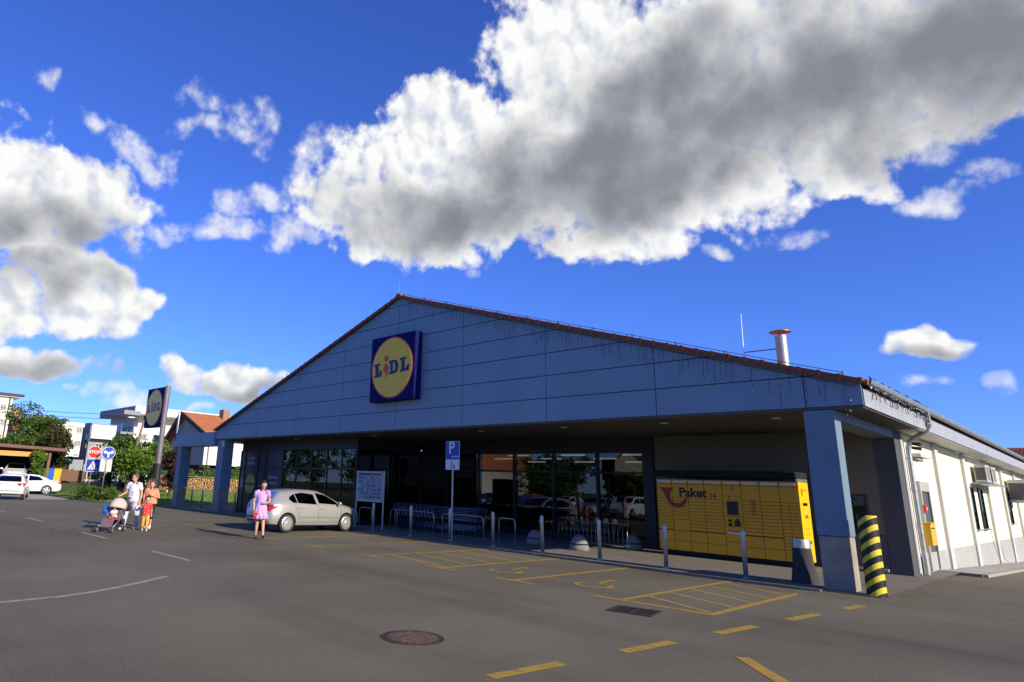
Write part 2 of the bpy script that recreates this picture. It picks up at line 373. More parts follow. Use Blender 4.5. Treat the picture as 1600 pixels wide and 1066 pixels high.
for x in (9.52, 7.5, 5.0, 2.5, 0.0, -3.2, -5.7, -8.2, -10.7):
    strip('bay_line', [(x, -5.05), (x-.05, -.48)], .12, m_ylw); strip('bay_line', [(x-.42, -5.14), (x+.55, -5.10)], .12, m_ylw, .005)
for k in range(5): strip('hatch_line', [(5.07, -4.4+k*.86), (7.4, -4.9+k*.86)], .10, m_ylw)
def wheelchair(cx, cy):
    s = 1.15; z = .005
    circ = [(cx+s*(.0+.30*cos(a)), cy+s*(-.25+.30*sin(a))) for a in [radians(-200+12*i) for i in range(20)]]
    strip('wheelchair_symbol', circ, .08, m_ylw, z)
    strip('wheelchair_symbol', [(cx-s*.12, cy+s*.38), (cx-s*.06, cy+s*.0), (cx+s*.2, cy+s*.0), (cx+s*.32, cy-s*.36), (cx+s*.45, cy-s*.33)], .09, m_ylw, z+.001)
    mb = MB(); mb.add([(cx-s*.14+.09*s*cos(a), cy+s*.52+.09*s*sin(a), z) for a in [2*pi*i/12 for i in range(12)]], [tuple(range(12))]); mb.build('wheelchair_symbol', m_ylw, lot)
wheelchair(10.7, -3.75); wheelchair(8.5, -3.75)
for x0 in (2.35, -3.05, -9.8, -15.6, -21): strip('lane_dash', [(x0, -9.6), (x0+2.05, -9.56)], .12, m_wht)
strip('lane_arc', [(7.66, -14.1), (7.63, -13.6), (7.56, -13.0), (7.38, -12.5), (7.1, -12.0), (6.72, -11.45), (6.28, -10.86)], .12, m_wht)

# manhole covers and a gully grate
m_iron = M('cast_iron', (.075, .058, .045), .7, .6, var=.3, scale=9, bump=.4)
m_hole = M('dark_gap', (.01, .01, .01), .9, var=0)
def manhole(name, label, x, y, r):
    t = thing(name, label, 'manhole', (x, y, 0))
    MB().lathe([(r+.07, .001), (r+.07, .006), (r+.012, .006)], n=40).build('frame', m_iron, t)
    c = MB().lathe([(r, .001), (r, .008)], n=40).build('cover', M('rusty_iron', (.12, .08, .055), .75, .4, var=.3, scale=12, bump=.5), t)
    mb = MB()
    for i in range(-5, 6):
        w = sqrt(max(0, r*r*.86-(i*r/6)**2))
        for j in range(int(-w/(.075)), int(w/.075)+1): mb.box(j*.075-.024, j*.075+.024, i*r/6-.02, i*r/6+.02, .0075, .0125)
    tag(mb.build('tread_pattern', M('rusty_iron_tread', (.15, .10, .07), .7, .4, var=.3, scale=12), c), kind='stuff')
    return t
manhole('manhole_cover', 'round rusty manhole cover in the open asphalt nearest the camera', 12.09, -10.27, .31)
manhole('manhole_cover', 'small faint manhole cover on the white dashed line near the family', -4.32, -9.78, .30)
t = thing('drain_grate', 'square iron drain grate beside the hatched yellow bay', 'drain', (12.62, -6.02, 0), radians(12))
MB().box(-.30, .30, -.27, .27, .001, .004).build('pit', m_hole, t)
mb = MB()
for a in (-1, 1): mb.box(-.30, .30, a*.285-.025, a*.285+.025, .001, .014); mb.box(a*.315-.025, a*.315+.025, -.31, .31, .001, .0142)
mb.build('frame', m_iron, t)
for i in range(8): MB().box(-.30, .30, -.235+i*.067-.014, -.235+i*.067+.014, .003, .012).build('bar', m_iron, t)
MB().box(-.02, .02, -.26, .26, .004, .0135).build('cross_bar', m_iron, t)

# ------------------------------------------------------------------ the store
store = thing('supermarket', 'low wide supermarket with blue-grey panelled gable, tiled verges and deep front canopy', 'supermarket')
m_panel = M('blue_grey_panel', (.215, .305, .375), .55, 0.0, var=.06, scale=.5, spec=.25, dirt=.18, dcol=(.16, .235, .30), stretch=(1, 1, .25))
m_joint = M('joint_dark', (.02, .02, .025), .8, var=0)
m_tile = M('verge_tile_clay', (.19, .062, .030), .75, var=.35, scale=4, bump=.4, bscale=40)
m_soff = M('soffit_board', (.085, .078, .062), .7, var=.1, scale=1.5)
m_cream = M('cream_render', (.80, .74, .54), .85, var=.05, scale=1.2, bump=.25, bscale=120, dirt=.12, dcol=(.60, .55, .42))
m_greyr = M('grey_render', (.36, .37, .34), .85, var=.08, scale=1.5, bump=.25, bscale=120, dirt=.15, dcol=(.25, .25, .22))
m_pil = M('pilaster_render', (.54, .55, .50), .85, var=.06, scale=1.5)
m_anth = M('anthracite_frame', (.018, .018, .020), .5, var=.1)
m_dkgrey = M('dark_grey_render', (.075, .078, .080), .75, var=.12, scale=2)
m_zinc = M('zinc', (.42, .45, .44), .42, .75, var=.18, scale=6)
m_steel = M('brushed_steel', (.46, .45, .41), .46, .75, var=.12, scale=9)
m_white = M('white_paint', (.78, .78, .75), .5, var=.04)
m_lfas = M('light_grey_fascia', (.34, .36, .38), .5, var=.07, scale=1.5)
m_colu = M('column_paint', (.15, .215, .27), .6, var=.07, scale=2, dirt=.15, dcol=(.14, .16, .18))
m_colc = M('column_concrete', (.30, .265, .21), .85, var=.18, scale=3, bump=.3, dirt=.25, dcol=(.12, .11, .10))
SL = (8.91-4.21)/14.65; ZB = 3.77; BB = .687; AA = 3.40; EX = 14.65
def gable_z(x): return 4.21+SL*(EX-abs(x))
# gable made of separate panels with open joints in front of a dark backing
gab = MB().prism([(-EX+.01, ZB+.01), (EX-.01, ZB+.01), (EX-.01, 4.19), (0, 8.89), (-EX+.01, 4.19)], .045, .26).build('gable', m_joint, store)
def clip(poly, a, b, c):   # keep a*x+b*z<=c
    out = []
    for i in range(len(poly)):
        p, q = poly[i], poly[(i+1) % len(poly)]; dp = a*p[0]+b*p[1]-c; dq = a*q[0]+b*q[1]-c
        if dp <= 0: out.append(p)
        if (dp < 0) != (dq < 0) and abs(dp-dq) > 1e-9:
            t = dp/(dp-dq); out.append((p[0]+t*(q[0]-p[0]), p[1]+t*(q[1]-p[1])))
    return out
cols = [-EX]+[AA*i for i in range(-4, 5)]+[EX]; G = .011
for i in range(len(cols)-1):
    for k in range(8):
        x0, x1 = cols[i]+(G if i else 0), cols[i+1]-(G if i < len(cols)-2 else 0); z0, z1 = ZB+k*BB+(G if k else 0), ZB+(k+1)*BB-G
        poly = clip(clip([(x0, z0), (x1, z0), (x1, z1), (x0, z1)], SL, 1, 4.21+SL*EX-.02), -SL, 1, 4.21+SL*EX-.02)
        if len(poly) >= 3 and max(p[1] for p in poly)-min(p[1] for p in poly) > .05:
            d = random.uniform(-.0015, .0015)
            MB().prism(poly, d, .042).build('facade_panel', m_panel, gab, bevel=.003)
# roof: two slopes with a row of verge tiles along each gable edge
roof = MB()
for s in (-1, 1):
    p = [(0, 8.93), (s*(EX+.12), 8.93-SL*(EX+.12)), (s*(EX+.12), 8.99-SL*(EX+.12)), (0, 8.99)]
    roof.prism(p if s > 0 else p[::-1], .02, 46)
m_roof = M('roof_tiles', (.30, .10, .05), .8, var=.3, scale=2, bump=.8, bscale=10)
roof = roof.build('roof', m_roof, store)
NT = 40; step = EX/NT*1.006
vt = MB()  # verge tile: top plate, front apron, thick overlapping lower end
vt.box(-.01, step+.05, -.09, .16, .03, .055); vt.box(-.01, step+.05, -.105, -.088, -.075, .055); vt.box(step-.01, step+.065, -.115, .165, .02, .072); vt.box(step+.005, step+.062, -.118, -.1, -.085, .07)
vme = vt.mesh('verge_tile', m_tile)
ang = math.atan(SL)
for s in (-1, 1):
    for i in range(NT):
        x = s*i*step*.994
        me = vme
        o = inst('verge_tile', me, roof, (x, 0, 8.955-SL*abs(x)+random.uniform(-.005, .005)), (0, ang if s > 0 else pi-ang, 0))
        if s < 0:
            o.rotation_euler = (0, ang, 0); o.scale = (1, 1, 1); o.matrix_world = Matrix.Translation((x, 0, 8.955-SL*abs(x))) @ Matrix.Scale(-1, 4, (1, 0, 0)) @ Matrix.Rotation(ang, 4, 'Y')
        o.scale[0] *= random.uniform(.985, 1.01)
MB().prism([(-.20, -.06), (.20, -.06), (.11, .05), (0, .09), (-.11, .05)], -.12, .35).xf(Matrix.Translation((0, 0, 9.0))).build('ridge_cap', m_roof, roof, bevel=.01)
# soffits, eaves, fascias
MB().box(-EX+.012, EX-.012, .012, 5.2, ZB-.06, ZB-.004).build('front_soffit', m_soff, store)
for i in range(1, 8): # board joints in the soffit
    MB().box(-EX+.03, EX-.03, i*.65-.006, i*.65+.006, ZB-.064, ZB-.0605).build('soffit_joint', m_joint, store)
for s in (-1, 1):
    a, b = sorted((s*14.1, s*EX))
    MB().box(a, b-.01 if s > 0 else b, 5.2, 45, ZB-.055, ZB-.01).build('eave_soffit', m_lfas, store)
for k in range(13): # eave fascia boards with butt joints
    MB().box(EX-.004, EX+.028, .02+k*3.4, .02+(k+1)*3.4-.012, 3.745, 4.10).build('eave_fascia', m_lfas, store)
MB().box(-EX-.028, -EX+.004, .02, 45, 3.745, 4.10).build('eave_fascia', m_lfas, store)
MB().box(EX-.03, EX+.02, .3, 45, 4.10, 4.17).build('eave_shadow_gap', m_joint, store)
gut = MB(); prof = [(.0, .0), (.02, -.07), (.075, -.11), (.13, -.07), (.15, .0), (.15, .025), (.135, .025), (.135, .0), (.12, -.055), (.075, -.092), (.03, -.055), (.015, .0)]
gut.prism([(EX+.03+p[0], 4.28+p[1]) for p in prof], .12, 45).build('gutter', m_zinc, store)
m_lip = M('roof_edge_tile', (.17, .075, .05), .8, var=.3, scale=5)
for i in range(60): MB().box(EX-.25, EX+.07, .2+i*.38, .2+i*.38+.36, 4.285, 4.325).build('eave_tile', m_lip, roof)
# corner columns and the side beam
def column(x0, x1, y0, y1, top, name='column', zp=1.10):
    c = MB().box(x0, x1, y0, y1, zp, top).build(name, m_colu, store, bevel=.012)
    MB().box(x0+.015, x1-.015, y0+.015, y1-.015, PAV-.02, zp-.012).build('column_base', m_colc, c, bevel=.012)
    return c
column(13.52, 14.10, .03, .47, ZB-.065)
MB().box(13.56, 14.09, .49, 5.18, 3.51, ZB-.065).build('side_beam', m_colu, store)
column(-14.32, -13.62, .03, .62, ZB-.065)
column(-19.45, -18.85, .03, .62, 3.42)
MB().box(-19.75, -EX-.04, -.02, .66, 3.42, 4.16).build('canopy_beam', m_panel, store, bevel=.01)
MB().box(-19.75, -EX-.04, .66, 5.2, 3.9, 4.10).build('canopy_roof', m_lfas, store)
for i in range(2): MB().box(-19.75+.0+i*2.55, -19.75+2.53+i*2.55, -.045, -.022, 3.44, 4.15).build('facade_panel', m_panel, store)
# walls of the hall
def wall(name, b, mat): return MB().box(*b).build(name, mat, store)
wall('back_wall_upper', (7.45, 13.62, 5.2, 5.4, 1.0, ZB-.065), M('shade_dark_render', (.15, .14, .105), .85, var=.06, scale=1.5, bump=.25, bscale=120)); wall('wall_plinth', (7.45, 13.62, 5.17, 5.4, .05, .99), m_dkgrey)  # beige upper wall, its colour darkened to stand in for the canopy shade
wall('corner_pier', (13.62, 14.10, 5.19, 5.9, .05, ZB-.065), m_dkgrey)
wall('side_wall', (13.85, 14.08, 5.9, 44, .55, ZB-.06), m_cream); wall('side_plinth', (13.85, 14.105, 5.9, 44, -1.0, .548), m_greyr)
MB().prism([(-14.1, -1), (14.0, -1), (14.0, 4.2), (0, 8.8), (-14.1, 4.2)], 43.9, 44.1).build('rear_wall', m_cream, store); wall('left_wall', (-14.1, -13.9, 5.2, 44, 0, ZB-.06), m_cream)
for y in (10.05, 15.0, 20.15, 24.9, 29.8, 34.7): MB().box(14.02, 14.17, y-.02, y+.44, zg(14, y)-.1, ZB-.062).build('pilaster', m_pil, store, bevel=.008)
for y in (8.9,): MB().box(14.02, 14.13, 5.9, 6.1, 0, ZB-.062).build('pilaster', m_pil, store)
m_gdark = glassmat('dark_window_glass', (.10, .11, .12), 1.5)
m_black = M('black_interior', (.012, .012, .014), .9, var=0)
def side_window(y0, y1, z0, z1, bars=True):
    f = MB()
    f.box(14.075, 14.135, y0-.06, y0, z0-.06, z1+.06).box(14.075, 14.135, y1, y1+.06, z0-.06, z1+.06).box(14.075, 14.135, y0, y1, z1, z1+.06)
    w = f.build('window', m_anth, store)
    MB().box(14.084, 14.09, y0, y1, z0, z1).build('pane', m_black, w)
    MB().box(14.094, 14.098, y0, y1, z0, z1).build('pane', m_gdark, w)
    MB().box(14.07, 14.22, y0-.08, y1+.08, z0-.05, z0-.005).build('sill', m_zinc, w)
    if bars:
        for i in range(1, 7): MB().box(14.11, 14.125, y0, y1, z0+(z1-z0)*i/7-.01, z0+(z1-z0)*i/7+.01).build('grille_bar', m_anth, w)
side_window(15.66, 16.5, 1.06, 2.5); side_window(17.8, 18.65, 1.06, 2.5); side_window(25.9, 27.0, 1.2, 2.6)
# side door with surround
d = MB().box(14.07, 14.10, 7.30, 8.30, .08, 2.19).build('side_door', m_dkgrey, store)
MB().box(14.07, 14.15, 7.16, 7.30, .08, 2.46).box(14.07, 14.15, 8.30, 8.44, .08, 2.46).box(14.07, 14.15, 7.30, 8.30, 2.19, 2.46).build('door_surround', m_greyr, d)
MB().box(14.10, 14.15, 8.16, 8.20, 1.0, 1.16).build('door_handle', m_steel, d)
# small openings in the recessed wall beside the lockers
w = MB().box(12.90, 13.30, 5.165, 5.20, .96, 2.02).build('window', m_anth, store); MB().box(12.95, 13.25, 5.155, 5.164, 1.0, 1.98).build('pane', m_gdark, w)
for i in range(6): MB().box(12.95, 13.25, 5.14, 5.152, 1.1+i*.15, 1.115+i*.15).build('grille_bar', m_anth, w)
v = MB().box(12.06, 12.34, 5.17, 5.20, 2.40, 2.82).build('wall_vent', M('vent_grey', (.25, .25, .22), .6), store)
for i in range(7): MB().box(12.08, 12.32, 5.15, 5.168, 2.43+i*.055, 2.465+i*.055).build('louvre', M('louvre_dark', (.12, .11, .09), .6), v)
MB().box(12.55, 13.6, 5.08, 5.165, .10, .17).build('wall_guard_rail', m_greyr, store)
# shop window: panes between anthracite mullions
front = MB().box(-3.9, 7.12, 5.22, 5.40, 3.18, ZB-.065).box(-3.9, 7.12, 5.22, 5.40, .05, .30).build('shop_window', m_anth, store)
m_shop = glassmat('shop_glass', (.45, .48, .50), 1.52)
MX = [7.10, 5.25, 3.38, 1.50, -.38, -2.25, -3.95]
for i, x in enumerate(MX[1:], 1):
    MB().box(x-.035, x+.035, 5.18, 5.40, .30, 3.18).build('mullion', m_anth, front)
    MB().box(x+.037, MX[i-1]-.037, 5.27, 5.282, .302, 3.178).build('pane', m_shop, front)
    MB().box(x+.037, MX[i-1]-.037, 5.20, 5.36, 2.46, 2.52).build('transom', m_anth, front)
MB().box(7.06, 7.44, 5.10, 5.45, .05, ZB-.065).build('dark_pier', m_anth, store)
# entrance lobby standing forward on the left
lob = MB().box(-14.12, -3.95, 1.43, 5.2, 3.22, ZB-.065).box(-4.05, -3.95, 1.43, 5.2, .05, .25).build('entrance_lobby', m_anth, store)
m_navy = M('navy_panel', (.010, .010, .026), .4, var=.1)
LX = [-14.12, -13.62, -12.30, -11.50, -9.85, -8.6, -7.35, -6.1, -5.0, -3.95]
for i in range(len(LX)-1):
    a, b = LX[i]+.03, LX[i+1]-.03; nav = i < 4
    MB().box(LX[i]-.03, LX[i]+.03, 1.38, 1.50, .05, 3.22).build('mullion', m_anth, lob)
    MB().box(a, b, 1.41, 1.47, .09, 2.30).build('entrance_panel' if nav else 'pane', m_navy if nav else m_shop, lob)
    MB().box(a, b, 1.41, 1.47, 2.38, 3.20).build('upper_panel', m_navy if nav else m_shop, lob)
    MB().box(a, b, 1.39, 1.49, 2.31, 2.37).build('transom', m_anth, lob)
MB().box(-3.99, -3.93, 1.38, 1.50, .05, 3.22).build('mullion', m_anth, lob)
for y0, y1 in ((1.5, 3.3), (3.36, 5.15)): MB().box(-3.99, -3.975, y0, y1, .1, 3.2).build('pane', m_shop, lob)
MB().box(-14.10, -14.02, 1.5, 5.2, .05, 3.22).build('entrance_panel', m_navy, lob)
m_dy = M('decal_yellow', (.42, .44, .035), .5, var=.05); m_dw = M('decal_white', (.30, .33, .42), .5, var=.05); m_dred = M('decal_red', (.45, .03, .02), .5, var=.05); m_dblue = M('decal_blue', (.02, .03, .16), .5, var=.05)
def decal(poly, y, mat, name, parent, th=.003): return MB().prism(poly, y-th, y).build(name, mat, parent)
for h in (-1, 1): # disc split over two door leaves
    decal([(-12.96+h*.03+h*.46*cos(a), 1.50+.47*sin(a)) for a in [radians(-90+180*i/16) for i in range(17)]], 1.408, m_dy, 'door_disc', lob)
decal([(-13.45, 1.44), (-12.45, 1.44), (-12.45, 1.54), (-13.45, 1.54)], 1.404, m_dblue, 'door_lettering', lob)
def outline(cx, cz, s):  # bottle outline
    return [(cx-.16*s, cz-.5*s), (cx+.16*s, cz-.5*s), (cx+.17*s, cz+.05*s), (cx+.07*s, cz+.28*s), (cx+.06*s, cz+.5*s), (cx-.06*s, cz+.5*s), (cx-.07*s, cz+.28*s), (cx-.17*s, cz+.05*s)]
decal(outline(-12.02, 1.72, .66), 1.408, m_dw, 'bottle_print', lob); decal(outline(-12.02, 1.71, .54), 1.404, m_navy, 'bottle_print', lob)
decal([(-14.0, 1.30), (-13.74, 1.30), (-13.74, 1.72), (-13.84, 1.85), (-13.84, 2.1), (-13.92, 2.1), (-13.94, 1.8), (-14.0, 1.75)], 1.408, m_dw, 'carton_print', lob)
def worn_line(parent, x, z, w, h, mat, y, seed):
    """a line of small print too worn and distant to read: uneven upright strokes"""
    r = random.Random(seed); mb = MB(); u = x-w/2
    while u < x+w/2:
        k = r.uniform(.035, .075)*h/.2; hh = h*r.uniform(.7, 1.0); mb.box(u, u+k, y-.003, y, z-h/2, z-h/2+hh); u += k+r.uniform(.02, .05)*h/.2
    return tag(mb.build('worn_print', mat, parent), kind='stuff')
for i, (z, x, w) in enumerate(((2.84, -13.0, .55), (2.58, -13.0, .7), (1.88, -10.75, .8), (1.60, -10.65, .7))): worn_line(lob, x, z, w, .16, m_dw, 1.407, i)
# dim sales hall behind the glass with tube lights
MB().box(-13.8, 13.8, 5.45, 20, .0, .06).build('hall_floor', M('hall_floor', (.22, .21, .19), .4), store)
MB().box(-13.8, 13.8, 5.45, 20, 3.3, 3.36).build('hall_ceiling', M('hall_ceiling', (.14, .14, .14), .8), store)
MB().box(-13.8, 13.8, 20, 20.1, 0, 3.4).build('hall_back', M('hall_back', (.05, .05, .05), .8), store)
m_tube = emis('tube_light', (1, .95, .85), .45)
for i, x in enumerate((-3.5, -.6, 2.2, 5.0, 7.8)):
    for y in (7.5, 10.0, 12.8): MB().box(x, x+1.1, y, y+.09, 3.23, 3.29).build('tube_light', m_tube, store)
m_shelf = M('shelf_dark', (.06, .055, .05), .6)
for k in range(4):
    for z in (.3, .75, 1.2, 1.6): MB().box(-6+k*3.6, -3.6+k*3.6, 9.0, 9.5, z, z+.03).build('shelf', m_shelf, store)
    MB().box(-6+k*3.6, -3.6+k*3.6, 9.5, 9.56, .06, 1.8).build('shelf', m_shelf, store)
# downlights under the canopy
for x in (-8.5, -2.6, 3.2, 6.6, 9.8, 12.6): MB().lathe([(.11, ZB-.075), (.11, ZB-.0645)], (x, 1.2), 16).build('downlight', m_white, store)

# lightning conductor along the right verge
lc = MB(); pts = []
for i in range(13):
    x = .2+i*1.18; z = 8.96-SL*x+.12; pts.append((x, .0, z)); lc.tube([(x, 0, z-.1), (x, 0, z+.03)], .018, 6)
lc.tube(pts, .008, 5); lc.build('lightning_conductor', M('wire_dark', (.06, .055, .05), .6, .5), store)
def rod(name, x, y, z0, z1): return MB().tube([(x, y, z0), (x, y, z0+(z1-z0)*.5), (x+.02, y, z1)], [.016, .013, .006], 6).build(name, M('bright_rod', (.7, .7, .7), .35, .9), store)
rod('lightning_rod', -.43, .3, 8.9, 9.86); rod('lightning_rod', 10.32, 6.0, 5.5, 7.74)
# stainless flue with rain cap
fl = MB().lathe([(.165, 5.1), (.165, 6.82), (.16, 6.82), (.16, 6.5)], (11.44, 6.0), 24).build('flue', m_steel, store, smooth=True, auto=40)
for z in (5.95, 6.35, 6.7): MB().lathe([(.172, z), (.172, z+.05)], (11.44, 6.0), 24).build('flue_band', m_steel, fl)
MB().lathe([(.31, 6.93), (.31, 6.945), (.05, 7.04), (.0, 7.04)], (11.44, 6.0), 24).build('rain_cap', M('copper_cap', (.40, .20, .10), .45, .8, var=.3), fl, smooth=True, auto=40)
for a in range(4): MB().tube([(11.44+.155*cos(a*pi/2+.4), 6+.155*sin(a*pi/2+.4), 6.8), (11.44+.24*cos(a*pi/2+.4), 6+.24*sin(a*pi/2+.4), 6.95)], .01, 5).build('cap_strut', m_steel, fl)
MB().tube([(10.34, 6, 6.42), (11.28, 6, 6.42)], .016, 6).build('flue_strut', MATS['wire_dark'], store)
# downpipe with offset at the corner of the hall
dp = MB().tube([(14.75, 5.95, 4.22), (14.75, 5.98, 4.0), (14.74, 6.02, 3.88), (14.66, 6.04, 3.74), (14.4, 6.05, 3.58), (14.26, 6.06, 3.46), (14.215, 6.06, 3.32), (14.21, 6.06, 3.1), (14.21, 6.06, .42)], .058, 12).build('downpipe', m_zinc, store, smooth=True, auto=50)
MB().lathe([(.075, .06), (.075, .50)], (14.21, 6.06), 14).build('standpipe', m_steel, dp, smooth=True, auto=50)
for z in (1.25, 2.2, 3.0): MB().lathe([(.068, z), (.068, z+.05)], (14.21, 6.06), 14).build('pipe_clip', m_steel, dp)
for yy in (5.72, 5.84): MB().tube([(14.13, yy, .1), (14.13, yy, 3.5)], .014, 6).build('wall_cable', m_white, store)
# loose refrigerant lines on the side wall
for yy in (19.2, 20.7): MB().tube([(14.12, yy, 1.05), (14.13, yy+.05, .5), (14.2, yy+.25, -.15), (14.25, yy+.6, -.28)], .012, 5).build('wall_cable', M('cable_grey', (.3, .3, .28), .6), store)

# ------------------------------------------------------------------ fittings on the store
def fixture(name, label, cat, parts, group=None, loc=(0, 0, 0)):
    t = thing(name, label, cat, loc, 0, group)
    for n, mb, mt in parts: mb.build(n, mt, t)
    return t
m_yb = M('yellow_enamel', (.72, .42, .03), .45, var=.06); m_redp = M('red_plastic', (.6, .03, .02), .4, var=.05)
fixture('wall_box', 'yellow metal letter box on the side wall beside the downpipe', 'box', [('body', MB().box(14.11, 14.36, 6.45, 7.05, .78, 1.33), m_yb), ('lid', MB().box(14.10, 14.39, 6.43, 7.07, 1.332, 1.36), m_yb), ('slot', MB().box(14.361, 14.366, 6.55, 6.95, 1.2, 1.23), m_black)])
fixture('fire_call_point', 'small red box on the door frame of the side wall', 'alarm', [('body', MB().box(14.155, 14.21, 7.16, 7.30, 1.62, 1.82), m_redp), ('button', MB().box(14.21, 14.225, 7.20, 7.26, 1.68, 1.76), m_white)])
fixture('wall_light', 'long pale wall light high above the side door', 'light', [('housing', MB().box(14.10, 14.30, 7.05, 8.55, 3.13, 3.22), M('light_housing', (.55, .54, .48), .5)), ('bracket', MB().box(14.09, 14.2, 7.2, 7.9, 3.06, 3.12), m_greyr)])
fixture('security_camera', 'pair of small dark security cameras under the side eave', 'camera', [('mount', MB().box(14.09, 14.16, 6.78, 6.9, 3.32, 3.52), m_white), ('lens_body', MB().tube([(14.16, 6.84, 3.47), (14.38, 6.74, 3.44)], .045, 8), m_black), ('lens_body', MB().tube([(14.16, 6.86, 3.36), (14.36, 6.92, 3.32)], .045, 8), m_black)])
fixture('security_camera', 'white security camera on the left corner of the canopy', 'camera', [('arm', MB().tube([(-13.4, .05, 3.60), (-13.2, -.2, 3.62), (-13.05, -.3, 3.5)], .025, 6), m_white), ('housing', MB().tube([(-13.05, -.3, 3.52), (-12.75, -.42, 3.36)], .06, 8), m_white)])
m_acw = M('ac_white', (.62, .62, .56), .5, var=.05); m_acg = M('ac_grille', (.10, .10, .10), .5)
def ac_unit(label, y, z, s=1.0, grp='air conditioners on the side wall'):
    t = thing('air_conditioner', label, 'air conditioner', (14.09, y, z), 0, grp)
    MB().box(.10, .44*s, 0, 1.0*s, 0, .62*s).build('casing', m_acw, t, bevel=.01)
    g = MB().box(.44*s, .444*s, .10*s, .90*s, .05*s, .57*s).build('grille', m_acg, t)
    for i in range(9): MB().box(.444*s, .456*s, .1*s, .9*s, (.07+.058*i)*s, (.085+.058*i)*s).build('grille_bar', m_acw, g)
    MB().box(.12, .42*s, -.006, -.001, .06, .52*s).build('side_louvre', m_acg, t)
    for yy in (.15, .85): MB().box(.0, .5*s, yy*s-.02, yy*s+.02, -.05, -.004).box(0, .03, yy*s-.02, yy*s+.02, -.3, -.05).build('bracket', m_zinc, t)
    return t
ac_unit('air conditioner nearest the door, above the two narrow side windows', 17.0, 2.78)
ac_unit('second air conditioner, just behind the one above the narrow windows', 18.6, 2.78)
ac_unit('large air conditioner farthest along the side wall at the picture edge', 26.4, 2.2, 1.6)
MB().box(14.09, 14.75, 16.4, 20.2, 2.68, 2.705).build('equipment_shelf', m_zinc, store)

# fairy lights hanging from the verges, and bunched on the gutter
m_wire = M('fairy_wire', (.030, .035, .05), .6, var=.1); m_bulb = M('fairy_bulb', (.72, .72, .70), .25, var=.1)
def icicle(label, pts, dens, lmin, lmax, brightp, yoff=-.03, rr=.0045):
    t = thing('icicle_lights', label, 'string lights', (0, 0, 0), 0, 'icicle lights on the store')
    MB().tube(pts, .007, 5).build('cable', m_wire, t)
    w = MB(); b = MB()
    for i in range(len(pts)-1):
        p, q = Vector(pts[i]), Vector(pts[i+1]); n = max(1, int((q-p).length*dens))
        for k in range(n):
            a = p.lerp(q, (k+random.random()*.8)/n)
            if random.random() < .12: continue
            ln = random.uniform(lmin, lmax); x, y, z = a; prev = (x, y+yoff*.5, z); zz = z
            while zz > z-ln:
                zz -= .11; nx = (x+random.uniform(-.025, .025), y+yoff*.5+random.uniform(-.012, .004), zz); w.tube([prev, nx], rr, 3, False); prev = nx
                (b if random.random() < brightp else w).ball(nx, .013, 4, 3)
    tag(w.build('drops', m_wire, t), kind='stuff')
    if b.v: tag(b.build('bulbs', m_bulb, t), kind='stuff')
    return t
def vline(x0, x1, n, y=-.05, dz=-.12): return [(x0+(x1-x0)*i/n, y, 8.95-SL*abs(x0+(x1-x0)*i/n)+dz) for i in range(n+1)]
icicle('thin dark icicle lights hanging along the right slope of the gable', vline(.5, 12.2, 24), 8.5, .08, .55, .03)
icicle('pale icicle lights at the low right end of the gable', vline(12.3, 14.6, 6), 5, .15, .7, .30)
icicle('thin dark icicle lights hanging along the left slope of the gable', vline(-14.4, -.6, 28), 7.5, .08, .45, .02)
icicle('tangle of pale icicle lights bunched along the corner gutter', [(EX+.1+.05*random.random(), .05+i*.3, 4.36+random.uniform(-.03, .03)) for i in range(21)], 22, .10, .42, .45, .0, .006)

# ------------------------------------------------------------------ square brand sign on the gable, and its copy on a pole
m_sblue = M('sign_blue', (.007, .010, .095), .75, var=.05, spec=.1); m_syel = M('sign_yellow', (.92, .56, .010), .35, var=.05); m_sred = M('sign_red', (.62, .06, .015), .35, var=.05); m_sbl2 = M('sign_letter_blue', (.008, .014, .09), .4, var=.05)
def sign_face(parent, y, S, flip=1):
    """disc, ring and the four letters on a square sign of side S, face towards -Y at depth y"""
    f = S*flip
    R = .466*S
    r = MB().prism(disc(64, R), y-.008, y-.001).build('red_ring', m_sred, parent)
    MB().prism(disc(64, R*.955), y-.016, y-.0085).build('yellow_disc', m_syel, parent)
    def letter(name, poly, mat, d=.0):
        c, s_ = cos(radians(3.5)), sin(radians(3.5))
        MB().prism([((p[0]*c-p[1]*s_)*S, (p[0]*s_+p[1]*c)*S) for p in poly], y-.028-d, y-.017).build(name, mat, parent)
    h = .105
    def Lp(x, w): # slab L
        return [(x, -h), (x+w, -h), (x+w+.012, -h*.15), (x+w-.035, -h*.15), (x+w-.05, -h*.62), (x+.105, -h*.62), (x+.105, h*.68), (x+.135, h*.68), (x+.135, h), (x, h), (x, h*.68), (x+.03, h*.68), (x+.03, -h*.68), (x, -h*.68)]
    letter('letter', Lp(-.40, .17), m_sbl2); letter('letter', Lp(.19, .19), m_sbl2)
    letter('letter', [(-.055, -h), (.07, -h), (.125, -h*.8), (.155, -h*.3), (.155, h*.3), (.125, h*.8), (.07, h), (-.055, h), (-.055, h*.68), (-.025, h*.68), (-.025, -h*.68), (-.055, -h*.68)], m_sbl2)
    letter('letter_counter', [(.042, -h*.62), (.065, -h*.6), (.085, -h*.25), (.085, h*.25), (.065, h*.6), (.042, h*.62)], m_syel, .004)
    letter('letter_i', [(-.13, -.155), (-.105, -.10), (-.055, -.01), (-.125, .085), (-.19, .0), (-.13, -.085)], m_sred, .003)
    letter('letter_i', disc(20, .045, -.118, .152), m_sred, .003)
S = 2.52
ws = thing('wall_sign', 'large square blue sign with yellow disc hung on the gable', 'sign', (.10, 0, 6.07))
bx = MB().box(-S/2, S/2, -.36, -.004, -S/2, S/2).build('sign_box', m_sblue, ws, bevel=.02)
